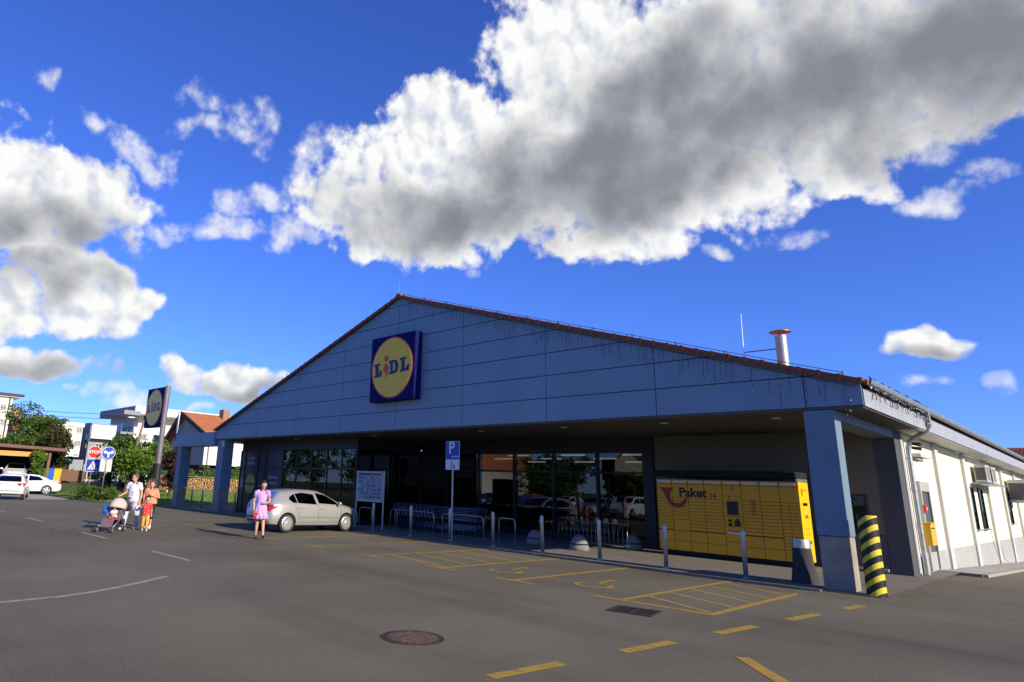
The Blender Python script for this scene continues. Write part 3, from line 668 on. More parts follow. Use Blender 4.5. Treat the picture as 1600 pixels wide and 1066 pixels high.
sign_face(ws, -.361, S)

# ------------------------------------------------------------------ pole sign by the street
px_, py_ = -28.3, 2.5
ps = thing('pole_sign', 'tall square blue sign with yellow disc on a grey pole by the lawn', 'sign', (px_, py_, 0), radians(182.0))
m_pole = M('pole_grey', (.20, .17, .18), .5, .2, var=.12)
MB().tube([(0, 0, .1), (0, 0, 2.55)], .27, 16).build('pole_sleeve', m_anth, ps, smooth=True, auto=40)
MB().tube([(0, 0, 2.5), (0, 0, 8.16)], .19, 16).build('pole', m_pole, ps, smooth=True, auto=40)
MB().box(-.5, .5, -.5, .5, -.02, .12).build('foot', m_colc, ps)
MB().box(.16, 3.06, -.17, .17, 5.16, 8.10).build('sign_box', m_sblue, ps, bevel=.02)
sf = bpy.data.objects.new('sign_face', None); 
class _Off: pass
k0 = len(COL.objects)
before = set(COL.objects)
sign_face(ps, -.171, 2.9)
for o in [o for o in COL.objects if o not in before]:
    o.matrix_local = Matrix.Translation((1.61, 0, 6.63)) @ Matrix.Rotation(pi, 4, 'Z')
before = set(COL.objects)
sign_face(ps, -.171, 2.9)
for o in [o for o in COL.objects if o not in before]: o.matrix_local = Matrix.Translation((1.61, 0, 6.63))
bpy.data.objects.remove(sf)

# ------------------------------------------------------------------ parcel lockers
LK = thing('parcel_locker', 'long yellow parcel locker bank under the canopy', 'parcel locker', (8.13, 3.9, PAV))
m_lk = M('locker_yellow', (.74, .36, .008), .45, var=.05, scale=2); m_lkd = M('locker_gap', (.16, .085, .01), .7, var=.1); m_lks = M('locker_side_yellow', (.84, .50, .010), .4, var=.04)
W_, H0, H1, DP = 3.94, .14, 2.22, .78
MB().box(0, W_, .012, DP, H0, H1).build('cabinet', m_lkd, LK)
MB().box(.05, W_-.05, .05, DP-.05, 0, H0).build('plinth', m_black, LK)
MB().box(-.05, W_+.02, -.04, DP+.08, H1+.09, H1+.27).build('roof_cover', m_black, LK, bevel=.04)
MB().box(W_-.02, W_+.03, -.02, DP, H1+.005, H1+.088).build('roof_bracket', m_zinc, LK)
CX = [.005, .49, .98, 1.46, 1.98, 2.50, 2.99, 3.49, 3.935]
m_lamp = M('header_strip', (.62, .62, .60), .4, var=.03)
for c in range(8):
    a, b = CX[c]+.008, CX[c+1]-.008
    hd = MB().box(a, b, -.006, .011, H1-.125, H1-.004).build('header', m_lk, LK)
    MB().box(a+.03, b-.03, -.016, -.007, H1-.10, H1-.035).build('header_light', m_lamp, hd)
    top, bot = H1-.135, H0+.01
    if c == 4:      # control column
        rows = [top, top-.30, 1.22, .95, .52, bot]
    elif c == 1: rows = [top, top-.40] + [top-.40-.085*i for i in range(1, 7)] + [1.05, .72, .42, bot]
    elif c == 7: rows = [top, top-.42] + [top-.42-.088*i for i in range(1, 14)] + [.44, bot]
    else: rows = [top, top-.42] + [top-.42-.092*i for i in range(1, 11)] + [.72, .42, bot]
    for r in range(len(rows)-1):
        if rows[r]-rows[r+1] < .03: continue
        if c == 7 and 1 <= r < 12:
            for (u, w) in ((a, a+.20), (a+.212, b)): MB().box(u, w, -.005, .011, rows[r+1]+.006, rows[r]-.006).build('locker_door', m_lk, LK)
        else: MB().box(a, b, -.005, .011, rows[r+1]+.006, rows[r]-.006).build('locker_door', m_lk, LK)
xc = 2.24
sc_ = MB().box(xc-.17, xc+.17, -.02, -.006, 1.23, 1.66).build('screen_bezel', M('bezel_orange', (.50, .20, .02), .5), LK)
MB().box(xc-.145, xc+.145, -.028, -.021, 1.27, 1.63).build('screen', M('screen_glass', (.012, .014, .03), .15, var=0), sc_)
MB().prism(disc(14, .04, xc-.10, 1.10), -.03, -.006).build('card_reader', m_black, LK); MB().prism(disc(14, .045, xc-.10, .99), -.03, -.006).build('card_reader', m_black, LK)
MB().box(xc+.04, xc+.17, -.07, -.006, .95, 1.11).build('keypad', m_anth, LK); MB().prism(disc(14, .03, xc+.10, 1.14), -.03, -.006).build('scanner', m_anth, LK)
MB().box(xc-.20, xc+.20, -.012, -.006, .80, .83).build('label_strip', m_sred, LK); MB().box(xc-.20, xc+.20, -.012, -.006, .74, .795).build('label_strip', m_lamp, LK)
MB().prism(disc(18, .055, xc+.02, H1-.23)+disc(18, .03, xc+.02, H1-.23)[::-1], -.009, -.006).build('round_logo', m_sred, LK) if False else MB().prism(disc(18, .055, xc+.02, H1-.23), -.009, -.006).build('round_logo', m_sred, LK)
MB().prism(disc(12, .028, xc+.02, H1-.23), -.012, -.0095).build('round_logo', m_lk, LK)
MB().prism(disc(10, .03, xc-.08, 1.76), -.009, -.006).build('round_logo', M('logo_brown', (.25, .06, .02), .5), LK)
# post horn mark: flared bell running into a curl
m_horn = M('horn_red', (.30, .022, .012), .45, var=.05)
def arc(cx, cz, r, a0, a1, n): return [(cx+r*cos(radians(a0+(a1-a0)*i/n)), cz+r*sin(radians(a0+(a1-a0)*i/n))) for i in range(n+1)]
out = [(.10, 1.965), (.19, 1.82)] + arc(.70, 1.63, .42, 165, 300, 14)[2:] ; 
horn = [(.10, 1.975), (.60, 1.975), (.50, 1.93), (.44, 1.84), (.42, 1.74), (.435, 1.64), (.50, 1.55), (.60, 1.51), (.72, 1.53), (.83, 1.60), (.90, 1.69), (.94, 1.69), (.93, 1.60), (.88, 1.51), (.80, 1.43), (.69, 1.38), (.58, 1.385), (.46, 1.43), (.36, 1.53), (.28, 1.68), (.20, 1.84)]
MB().prism(horn, -.009, -.0055).build('post_horn_mark', m_horn, LK)
inst('lettering', text_mesh('lettering', 'Paket', .37, M('text_black', (.012, .012, .012), .5, var=0), .004, .012, 'LEFT'), LK, (.70, -.0075, 1.83), (pi/2, 0, 0))
inst('lettering', text_mesh('lettering', '24', .20, m_horn, .004, .004, 'LEFT'), LK, (1.60, -.0075, 1.76), (pi/2, 0, 0))
for i in range(4):   # small red symbols down the door beside the screen
    ring = MB().tube([(2.80+.05*cos(2*pi*k/14), -.008, 1.66-i*.105+.042*sin(2*pi*k/14)) for k in range(15)], .010, 4, False); ring.build('door_symbol', m_horn, LK)
# sunlit end panel of the bank
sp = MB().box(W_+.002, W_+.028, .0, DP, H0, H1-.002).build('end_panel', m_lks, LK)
def endmark(y0, y1, z0, z1, mt, nm='end_panel_print'): MB().box(W_+.029, W_+.033, y0, y1, z0, z1).build(nm, mt, sp)
endmark(.22, .58, 1.60, 1.68, m_black); endmark(.25, .55, 1.625, 1.655, m_white, 'end_panel_lettering'); endmark(.22, .58, .62, .70, m_black); endmark(.25, .55, .645, .675, m_white, 'end_panel_lettering')
endmark(.30, .54, 1.28, 1.36, m_sred); endmark(.38, .42, 1.42, 1.5, m_white); endmark(.18, .26, 1.86, 2.05, m_sred); endmark(.30, .60, 1.98, 2.04, M('orange_print', (.6, .25, .02), .5)); endmark(.2, .6, 1.0, 1.02, MATS['orange_print']); endmark(.2, .6, .85, .87, MATS['orange_print'])

# ------------------------------------------------------------------ bollards
def bollard_mesh():
    b = MB().lathe([(.050, 0), (.050, 1.0), (.046, 1.014), (.03, 1.02)], n=18).mesh('post', m_steel, True)
    f = MB().lathe([(.075, 0), (.075, .012), (.056, .03)], n=18).mesh('foot', m_steel, True)
    return b, f
bm_, fm_ = bollard_mesh()
BL = [(12.03, 'steel bollard in front of the parcel locker, closest to the dark litter bin'), (10.2, 'steel bollard in front of the left half of the parcel locker'), (8.4, 'steel bollard right of the concrete dome'),
      (6.57, 'steel bollard just left of the concrete dome'), (4.75, 'steel bollard right of the parking sign'), (2.92, 'steel bollard right beside the post of the parking sign'), (1.05, 'steel bollard in front of the nested trolleys, left of the parking sign'), (-1.0, 'steel bollard below the poster stand'),
      (-11.6, 'steel bollard at the left end of the entrance panels'), (-15.2, 'steel bollard between the two left columns, right one'), (-16.5, 'steel bollard between the two left columns, left one')]
for x, lb in BL:
    t = thing('bollard', lb, 'bollard', (x, .02 if x > -11 else -.1, PAV), 0, 'steel bollards along the kerb')
    inst('post', bm_, t, rot=(random.uniform(-.012, .012), random.uniform(-.012, .012), 0)); inst('foot', fm_, t)
# striped guard post
t = thing('striped_bollard', 'fat black and yellow striped guard post at the corner column', 'bollard', (14.46, -.08, 0))
m_byel = M('guard_yellow', (.66, .56, .03), .5, var=.10, scale=6, dirt=.35, dcol=(.25, .20, .05)); m_bblk = M('guard_black', (.012, .012, .012), .5, var=.2)
R_ = .168; Hh = 1.56; n = 48
def helix(name, mat, ph, w):
    mb = MB(); turns = 1.0; rows = 40
    pit = .235
    for k in range(-1, 8):
        pass
    return mb
core = MB().lathe([(R_-.004, 0), (R_-.004, Hh-.01), (R_-.02, Hh-.012), (R_-.02, Hh-.10)], n=n).build('tube', m_byel, t, smooth=True, auto=40)
pit = .232; wdt = .124
for k in range(-2, 9):   # black bands wound at a slant, each a sleeve standing just proud
    mb = MB(); a0 = len(mb.v)
    for j in range(n+1):
        an = 2*pi*j/n; off = .17*cos(an-radians(-15)) * .72
        for (r, dz) in ((R_+.001, 0), (R_+.001, wdt)):
            z = k*pit+.11+off+dz; mb.v.append((r*cos(an), r*sin(an), max(.0, min(Hh, z))))
    for j in range(n):
        q = [2*j, 2*j+2, 2*j+3, 2*j+1]
        if abs(mb.v[q[0]][2]-mb.v[q[3]][2])+abs(mb.v[q[1]][2]-mb.v[q[2]][2]) > .004: mb.f.append(tuple(q))
    if mb.f: mb.build('black_band', m_bblk, t, smooth=True)
# litter bin
t = thing('litter_bin', 'dark flared concrete litter bin with steel top beside the corner column', 'litter bin', (13.02, .62, PAV))
m_agg = M('dark_aggregate', (.045, .045, .048), .9, var=.5, scale=60, bump=.9, bscale=70)
MB().lathe([(.255, 0), (.245, .12), (.205, .40), (.185, .66), (.18, .72)], n=28).build('body', m_agg, t, smooth=True, auto=50)
MB().lathe([(.18, .722), (.18, .86), (.165, .90), (.165, .91)], n=28).build('steel_top', m_steel, t, smooth=True, auto=40)
MB().lathe([(.12, .905), (.12, .914)], n=20).build('opening', m_black, t)
# concrete domes
dm = MB().lathe([(.30, 0), (.29, .06), (.27, .18), (.20, .34), (.10, .43), (.02, .455)], n=24).mesh('dome', M('dome_concrete', (.20, .195, .185), .85, var=.15, scale=6, bump=.3), True)
rg = MB().lathe([(.288, .165), (.292, .19), (.278, .20)], n=24).mesh('groove_ring', m_anth)
for x, y, lb in ((6.5, 2.0, 'half-round concrete dome in front of the bike rail'), (4.6, 2.35, 'half-round concrete dome left of the bike rail in deep shade'), (7.0, 4.35, 'half-round concrete dome right of the bike rail by the parcel locker')):
    t = thing('concrete_dome', lb, 'bollard', (x, y, PAV), random.random()*3, 'concrete domes under the canopy'); inst('dome', dm, t); inst('groove_ring', rg, t)
# bike rail with upright bars
t = thing('bike_rail', 'dark railing of upright bars under the canopy in front of the shop window', 'railing', (4.9, 3.2, PAV))
m_rail = M('rail_steel', (.20, .20, .20), .35, .9, var=.15)
for z in (.16, .80): MB().tube([(0, 0, z), (2.6, 0, z)], .018, 8).build('rail', m_rail, t, smooth=True)
for i in range(17): MB().tube([(.05+i*.156, 0, .0 if i % 8 == 0 else .16), (.05+i*.156, 0, .80)], .012, 6).build('bar', m_rail, t, smooth=True)
for i in (9, 11, 13): MB().lathe([(.085, -.012), (.085, .012)], n=16).xf(Matrix.Translation((.05+i*.156+.08, 0, .86)) @ Matrix.Rotation(pi/2, 4, 'X')).build('ring', m_rail, t)
# disabled parking sign
t = thing('parking_sign', 'blue P parking sign with white wheelchair plate on a grey post', 'road sign', (2.74, .30, PAV))
MB().tube([(0, 0, 0), (0, 0, 3.22)], .032, 12).build('post', m_zinc, t, smooth=True, auto=40)
m_rsb = M('road_sign_blue', (.010, .045, .36), .35, var=.04); m_rsw = M('road_sign_white', (.72, .72, .70), .4, var=.04); m_rsr = M('road_sign_red', (.62, .03, .02), .35, var=.04); m_rsk = M('road_sign_black', (.012, .012, .012), .5, var=0)
bd = MB().box(-.30, .34, -.05, -.034, 2.62, 3.24).build('sign_board', m_rsw, t, bevel=.01); MB().box(-.285, .325, -.054, -.0505, 2.635, 3.225).build('blue_field', m_rsb, bd)
inst('letter', text_mesh('letter', 'P', .56, m_rsw, .003, .012), bd, (-.02, -.057, 3.0), (pi/2, 0, 0)); worn_line(bd, .13, 2.73, .30, .06, m_rsw, -.0545, 9)
pl = MB().box(-.30, .34, -.05, -.034, 2.28, 2.61).build('plate', m_rsw, t, bevel=.008)
sy = MB().tube([(.02+.075*cos(a), -.053, 2.40+.075*sin(a)) for a in [radians(-210+17*i) for i in range(15)]], .011, 5).tube([(-.01, -.053, 2.53), (.005, -.053, 2.44), (.075, -.053, 2.44), (.115, -.053, 2.35), (.14, -.053, 2.36)], .012, 5).ball((-.02, -.053, 2.565), .022, 8, 5)
sy.build('wheelchair_symbol', m_rsk, pl)
# leaflet stand
t = thing('poster_stand', 'steel stand holding a framed board of colourful leaflets', 'notice board', (-2.45, .98, PAV), radians(3))
for x in (-.80, .80): MB().tube([(x, 0, 0), (x, 0, 2.22)], .035, 10).build('post', m_steel, t, smooth=True, auto=40)
fr = MB().box(-.76, .76, -.04, .04, 1.0, 2.2).build('frame', m_steel, t, bevel=.008)
MB().box(-.70, .70, -.046, -.041, 1.10, 2.14).build('sheet', M('leaflet_paper', (.27, .30, .36), .4, var=.05), fr)
MB().box(-.68, .0, -.050, -.047, 2.05, 2.13).build('header_print', m_dblue, fr); MB().box(.01, .68, -.050, -.047, 2.05, 2.13).build('header_print', m_dred, fr)
pc = [M('print_%d' % i, c, .5, var=.3, scale=14) for i, c in enumerate([(.35, .05, .05), (.06, .25, .08), (.45, .40, .10), (.08, .14, .32), (.50, .50, .50), (.30, .16, .08), (.10, .10, .10), (.12, .32, .30)])]
for i in range(8):
    for j in range(6):
        x0 = -.67+i*.168; z0 = 1.13+j*.15; w = random.uniform(.08, .14); h = random.uniform(.07, .125)
        MB().box(x0+random.uniform(0, .02), x0+w, -.050, -.047, z0+random.uniform(0, .02), z0+h).build('picture', random.choice(pc), fr)

# ------------------------------------------------------------------ shopping trolleys and their guide hoops
m_chr = M('trolley_chrome', (.17, .19, .22), .3, .9, var=.1); m_blk = M('trolley_plastic', (.02, .02, .025), .5, var=.1)
def trolley_meshes():
    """pushed along +X; handle at x=0, nose at x=.95"""
    P = {}
    fr = MB()
    for s in (-1, 1):
        fr.tube([(-.05, s*.25, .98), (.02, s*.25, .90), (.10, s*.24, .55), (.18, s*.23, .36), (.10, s*.26, .16)], .013, 5)
        fr.tube([(.18, s*.23, .36), (.80, s*.19, .14)], .013, 5)
    fr.tube([(.80, -.19, .14), (.80, .19, .14)], .013, 5); P['frame'] = (fr, m_chr)
    bk = MB(); N1 = 8
    def bpt(u, s, z): # basket wall: narrower to the nose and the bottom
        k = (z-.50)/.45; return (.05+u*.85*(.90+.1*k), s*(.26-.05*u)*(.82+.18*k), z+.10*(1-u)*0 + .06*u*(1-k))
    for k in range(6):
        z = .50+.45*k/5
        bk.tube([bpt(0, -1, z), bpt(1, -1, z), bpt(1, 1, z), bpt(0, 1, z)], .010 if k in (0, 5) else .006, 4)
    for i in range(N1+1):
        for s in (-1, 1): bk.tube([bpt(i/N1, s, .50), bpt(i/N1, s, .95)], .006, 4)
        bk.tube([bpt(i/N1, -1, .50), bpt(i/N1, 1, .50)], .006, 4)
    for j in range(1, 5): bk.tube([bpt(1, -1+j*.4, .5), bpt(1, -1+j*.4, .95)], .006, 4)
    P['basket'] = (bk, m_chr)
    P['handle'] = (MB().tube([(-.05, -.27, .99), (-.05, .27, .99)], .022, 8), m_dblue)
    P['child_seat'] = (MB().box(.06, .075, -.2, .2, .72, .92), m_blk)
    return {k: v[0].mesh(k, v[1]) for k, v in P.items()}
TM = trolley_meshes(); wheel_me = MB().lathe([(.055, -.014), (.06, 0), (.055, .014)], n=12).xf(Matrix.Rotation(pi/2, 4, 'X')).mesh('wheel', m_blk)
def trolley(x, y, rz, label):
    t = thing('shopping_trolley', label, 'shopping trolley', (x, y, PAV), rz, 'nested trolleys under the canopy')
    for k, me in TM.items(): inst(k, me, t)
    for (a, b) in ((.12, -.26), (.12, .26), (.80, -.19), (.80, .19)): inst('wheel', wheel_me, t, (a, b, .062))
# two rows facing the store and one stack turned the other way
for i in range(11): trolley(-2.65+i*.24, 2.75-.02*i, 0, 'steel shopping trolley nested in the left row behind the bollards')
for i in range(8): trolley(2.15-i*.22, 2.55+.02*i, pi, 'steel shopping trolley nested in the right row behind the parking sign')
def hoop(x0, x1, y, label):
    r = .14; pts = [(x0, y, 0), (x0, y, .74-r)]+[(x0+r-r*cos(a), y, .74-r+r*sin(a)) for a in [radians(22.5*i) for i in range(1, 5)]]+[(x1-r+r*sin(a), y, .74-r+r*cos(a)) for a in [radians(22.5*i) for i in range(0, 5)]]+[(x1, y, 0)]
    t = thing('trolley_hoop', label, 'rail', (0, 0, PAV), 0, 'steel guide hoops of the trolley park'); MB().tube(pts, .021, 8).build('hoop_rail', m_steel, t, smooth=True)
    for x in (x0, x1): MB().lathe([(.05, 0), (.05, .01)], (x, y), 12).build('foot_plate', m_steel, t)
hoop(-3.7, -2.9, 1.5, 'steel guide hoop left of the trolleys, by the leaflet stand'); hoop(-1.9, .30, 1.9, 'steel guide hoop along the left half of the trolleys'); hoop(.75, 2.75, 1.9, 'steel guide hoop along the right half of the trolleys'); hoop(3.2, 3.9, 2.2, 'steel guide hoop right of the trolleys'); hoop(-2.4, -2.0, 2.1, 'short steel guide hoop just right of the leaflet stand')

# ------------------------------------------------------------------ cars
def curve(tab):
    xs = [p[0] for p in tab]; ys = [p[1] for p in tab]
    def f(x):
        if x <= xs[0]: return ys[0]
        if x >= xs[-1]: return ys[-1]
        for i in range(len(xs)-1):
            if x <= xs[i+1]: break
        h = xs[i+1]-xs[i]; t = (x-xs[i])/h
        def sl(j):
            if j == 0: return (ys[1]-ys[0])/(xs[1]-xs[0])
            if j == len(xs)-1: return (ys[-1]-ys[-2])/(xs[-1]-xs[-2])
            a = (ys[j]-ys[j-1])/(xs[j]-xs[j-1]); b = (ys[j+1]-ys[j])/(xs[j+1]-xs[j])
            return 0 if a*b <= 0 else 2*a*b/(a+b)
        m0, m1 = sl(i)*h, sl(i+1)*h
        return (2*t**3-3*t*t+1)*ys[i]+(t**3-2*t*t+t)*m0+(-2*t**3+3*t*t)*ys[i+1]+(t**3-t*t)*m1
    return f
HATCH = dict(L=4.25, W=.875, top=[(0, .60), (.02, .74), (.07, .92), (.13, 1.02), (.30, 1.20), (.52, 1.385), (.75, 1.43), (1.4, 1.465), (2.0, 1.455), (2.35, 1.40), (2.75, 1.22), (3.2, .99), (3.6, .90), (4.0, .79), (4.18, .66), (4.25, .50)],
    belt=[(0, .58), (.06, .86), (.2, .95), (.8, .955), (2.0, .925), (3.1, .905), (3.35, .86), (4.0, .72), (4.25, .48)], w=[(0, .60), (.05, .70), (.2, .80), (.5, .86), (.9, .875), (2.2, .875), (3.4, .865), (3.8, .82), (4.08, .70), (4.25, .46)],
    bot=[(0, .36), (.1, .27), (.5, .22), (3.8, .20), (4.1, .24), (4.25, .34)], wr=[(0, .56), (.5, .57), (1.4, .60), (2.2, .585), (3.2, .66)], ax=(.74, 3.37), wh=.318,
    win=[[(1.02, .965), (1.97, .955), (1.88, 1.335), (1.40, 1.345), (1.10, 1.32), (.86, 1.21), (.80, 1.12)], [(2.10, .955), (3.02, .945), (2.80, 1.10), (2.52, 1.245), (2.22, 1.335), (2.00, 1.345)]],
    pil=[(1.16, .965, 1.06, 1.31)], seams=[[(2.04, .95), (2.06, .36)], [(1.02, .955), (1.10, .80), (1.22, .55), (1.30, .36)], [(3.14, .94), (3.10, .60), (3.0, .36)], [(1.30, .35), (3.0, .35)], [(1.22, .52), (3.08, .50)]], handles=[(1.25, .83), (2.22, .815)], rwin=(.98, 1.35, .52, .46), tail=(.72, .93, .52, .74), plate=(.62, .26), mirror=(2.93, 1.0), hood=3.2, wwin=(1.03, 1.385, .60, .52))
SEDAN = dict(L=4.65, W=.90, top=[(0, .62), (.03, .86), (.10, .98), (.40, 1.03), (.75, 1.06), (1.15, 1.25), (1.6, 1.39), (2.1, 1.43), (2.5, 1.415), (2.85, 1.33), (3.25, 1.13), (3.55, .99), (4.0, .90), (4.4, .79), (4.58, .66), (4.65, .5)],
    belt=[(0, .60), (.06, .84), (.3, .94), (1.0, .955), (2.2, .935), (3.4, .91), (3.7, .86), (4.4, .72), (4.65, .48)], w=[(0, .64), (.06, .74), (.25, .83), (.6, .89), (1.0, .90), (2.4, .90), (3.7, .885), (4.2, .83), (4.5, .70), (4.65, .46)],
    bot=[(0, .36), (.1, .28), (.5, .22), (4.2, .20), (4.5, .25), (4.65, .34)], wr=[(0, .62), (.8, .60), (1.6, .58), (2.5, .58), (3.5, .68)], ax=(.98, 3.72), wh=.325,
    win=[[(1.20, .975), (2.22, .965), (2.20, 1.33), (1.85, 1.325), (1.50, 1.24)], [(2.30, .965), (3.32, .955), (3.05, 1.13), (2.75, 1.27), (2.29, 1.33)]],
    pil=[], seams=[[(2.26, .96), (2.28, .36)], [(1.25, .96), (1.36, .7), (1.48, .36)], [(3.4, .95), (3.36, .6), (3.25, .36)]], handles=[(1.42, .85), (2.42, .835)], rwin=(1.06, 1.34, .60, .52), tail=(.76, .94, .50, .76), plate=(.72, .26), mirror=(3.2, 1.0), hood=3.55, wwin=(1.02, 1.37, .62, .52))
SUV = dict(L=4.45, W=.91, top=[(0, .66), (.02, .90), (.07, 1.06), (.16, 1.16), (.30, 1.40), (.45, 1.56), (.7, 1.62), (1.5, 1.65), (2.2, 1.63), (2.55, 1.55), (2.95, 1.32), (3.35, 1.12), (3.8, 1.05), (4.2, .94), (4.38, .78), (4.45, .58)],
    belt=[(0, .64), (.06, .98), (.2, 1.08), (.8, 1.09), (2.2, 1.06), (3.3, 1.04), (3.6, .98), (4.2, .86), (4.45, .56)], w=[(0, .72), (.05, .80), (.2, .86), (.5, .90), (.9, .91), (2.4, .91), (3.5, .90), (4.0, .85), (4.3, .74), (4.45, .52)],
    bot=[(0, .42), (.1, .34), (.5, .28), (4.0, .26), (4.3, .32), (4.45, .42)], wr=[(0, .66), (.5, .66), (1.5, .66), (2.4, .64), (3.3, .70)], ax=(.82, 3.52), wh=.35,
    win=[[(.62, 1.12), (1.0, 1.11), (1.0, 1.47), (.75, 1.46)], [(1.06, 1.11), (2.05, 1.095), (2.02, 1.50), (1.06, 1.48)], [(2.14, 1.095), (3.15, 1.08), (2.85, 1.27), (2.5, 1.45), (2.12, 1.50)]],
    pil=[], seams=[[(2.1, 1.09), (2.1, .42)], [(1.15, 1.09), (1.25, .8), (1.4, .42)], [(3.25, 1.08), (3.2, .7), (3.1, .42)]], handles=[(1.25, .97), (2.3, .96)], rwin=(1.14, 1.50, .66, .58), tail=(.86, 1.06, .46, .82), plate=(.74, .26), mirror=(3.05, 1.14), hood=3.35, wwin=(1.15, 1.52, .66, .56))
m_tyre = M('tyre', (.022, .022, .022), .85, var=.2, scale=20); m_rim = M('alloy_rim', (.55, .55, .53), .35, .7, var=.06); m_cglass = glassmat('car_glass', (.02, .025, .03), 1.5); m_cdark = M('car_cabin', (.010, .010, .011), .6, var=0); m_tail = M('tail_lamp', (.42, .012, .010), .2, var=.1, coat=.5); m_head = M('head_lamp', (.55, .57, .60), .12, .3, var=.05, coat=.6); m_seam = M('door_seam', (.02, .02, .02), .8, var=0); m_plate = M('number_plate', (.70, .70, .66), .45, var=.03)
def scan_patch(mb, poly, cast, nz=8, nx=10):
    """fill a polygon (u, v) by scan lines and project every point with cast(u, v)"""
    v0, v1 = min(p[1] for p in poly)+1e-4, max(p[1] for p in poly)-1e-4; rows = []
    for j in range(nz+1):
        v = v0+(v1-v0)*j/nz; xs = []
        for i in range(len(poly)):
            a, b = poly[i], poly[(i+1) % len(poly)]
            if (a[1] <= v) != (b[1] <= v): xs.append(a[0]+(v-a[1])/(b[1]-a[1])*(b[0]-a[0]))
        if len(xs) < 2: continue
        u0, u1 = min(xs), max(xs); r = [cast(u0+(u1-u0)*i/nx, v) for i in range(nx+1)]
        if all(q is not None for q in r): rows.append(r)
    k = len(mb.v)
    for r in rows: mb.v += [tuple(q) for q in r]
    for j in range(len(rows)-1):
        for i in range(nx): mb.f.append((k+j*(nx+1)+i, k+j*(nx+1)+i+1, k+(j+1)*(nx+1)+i+1, k+(j+1)*(nx+1)+i))
def make_wheel(r, style):
    ty = MB().lathe([(r*.70, -.10), (r*.97, -.095), (r, -.06), (r, .06), (r*.97, .095), (r*.70, .10)], n=28).xf(Matrix.Rotation(pi/2, 4, 'X')).mesh('tyre', m_tyre, True)
    rim = MB()
    if style == 'cap':      # steel wheel cover with a ring of slots
        rim.lathe([(r*.73, .085), (r*.73, .104), (r*.66, .112), (r*.25, .116), (r*.20, .124), (.0, .126)], n=32)
        hol = MB()
        for i in range(16):
            a = 2*pi*i/16; hol.box(r*.53, r*.65, -.014, .014, .108, .1165); hol.xf(Matrix.Rotation(a, 4, 'Z'), len(hol.v)-8)
    else:                   # five double spokes
        rim.lathe([(r*.74, .07), (r*.74, .108), (r*.68, .108), (r*.68, .07)], n=32); rim.lathe([(r*.17, .08), (r*.17, .125), (.0, .128)], n=16)
        for i in range(5):
            for dd in (-.16, .16):
                k = len(rim.v); rim.hexa([(r*.1, -.022, .102), (r*.70, -.018, .102), (r*.70, .018, .102), (r*.1, .022, .102)], [(r*.1, -.022, .122), (r*.70, -.018, .114), (r*.70, .018, .114), (r*.1, .022, .122)]); rim.xf(Matrix.Rotation(2*pi*i/5+dd, 4, 'Z'), k)
        hol = MB().lathe([(r*.69, .085), (r*.69, .1015)], n=24)
    R90 = Matrix.Rotation(pi/2, 4, 'X')
    return ty, rim.xf(R90).mesh('rim', m_rim), hol.xf(R90).mesh('rim_openings', m_cdark)
CARCACHE = {}
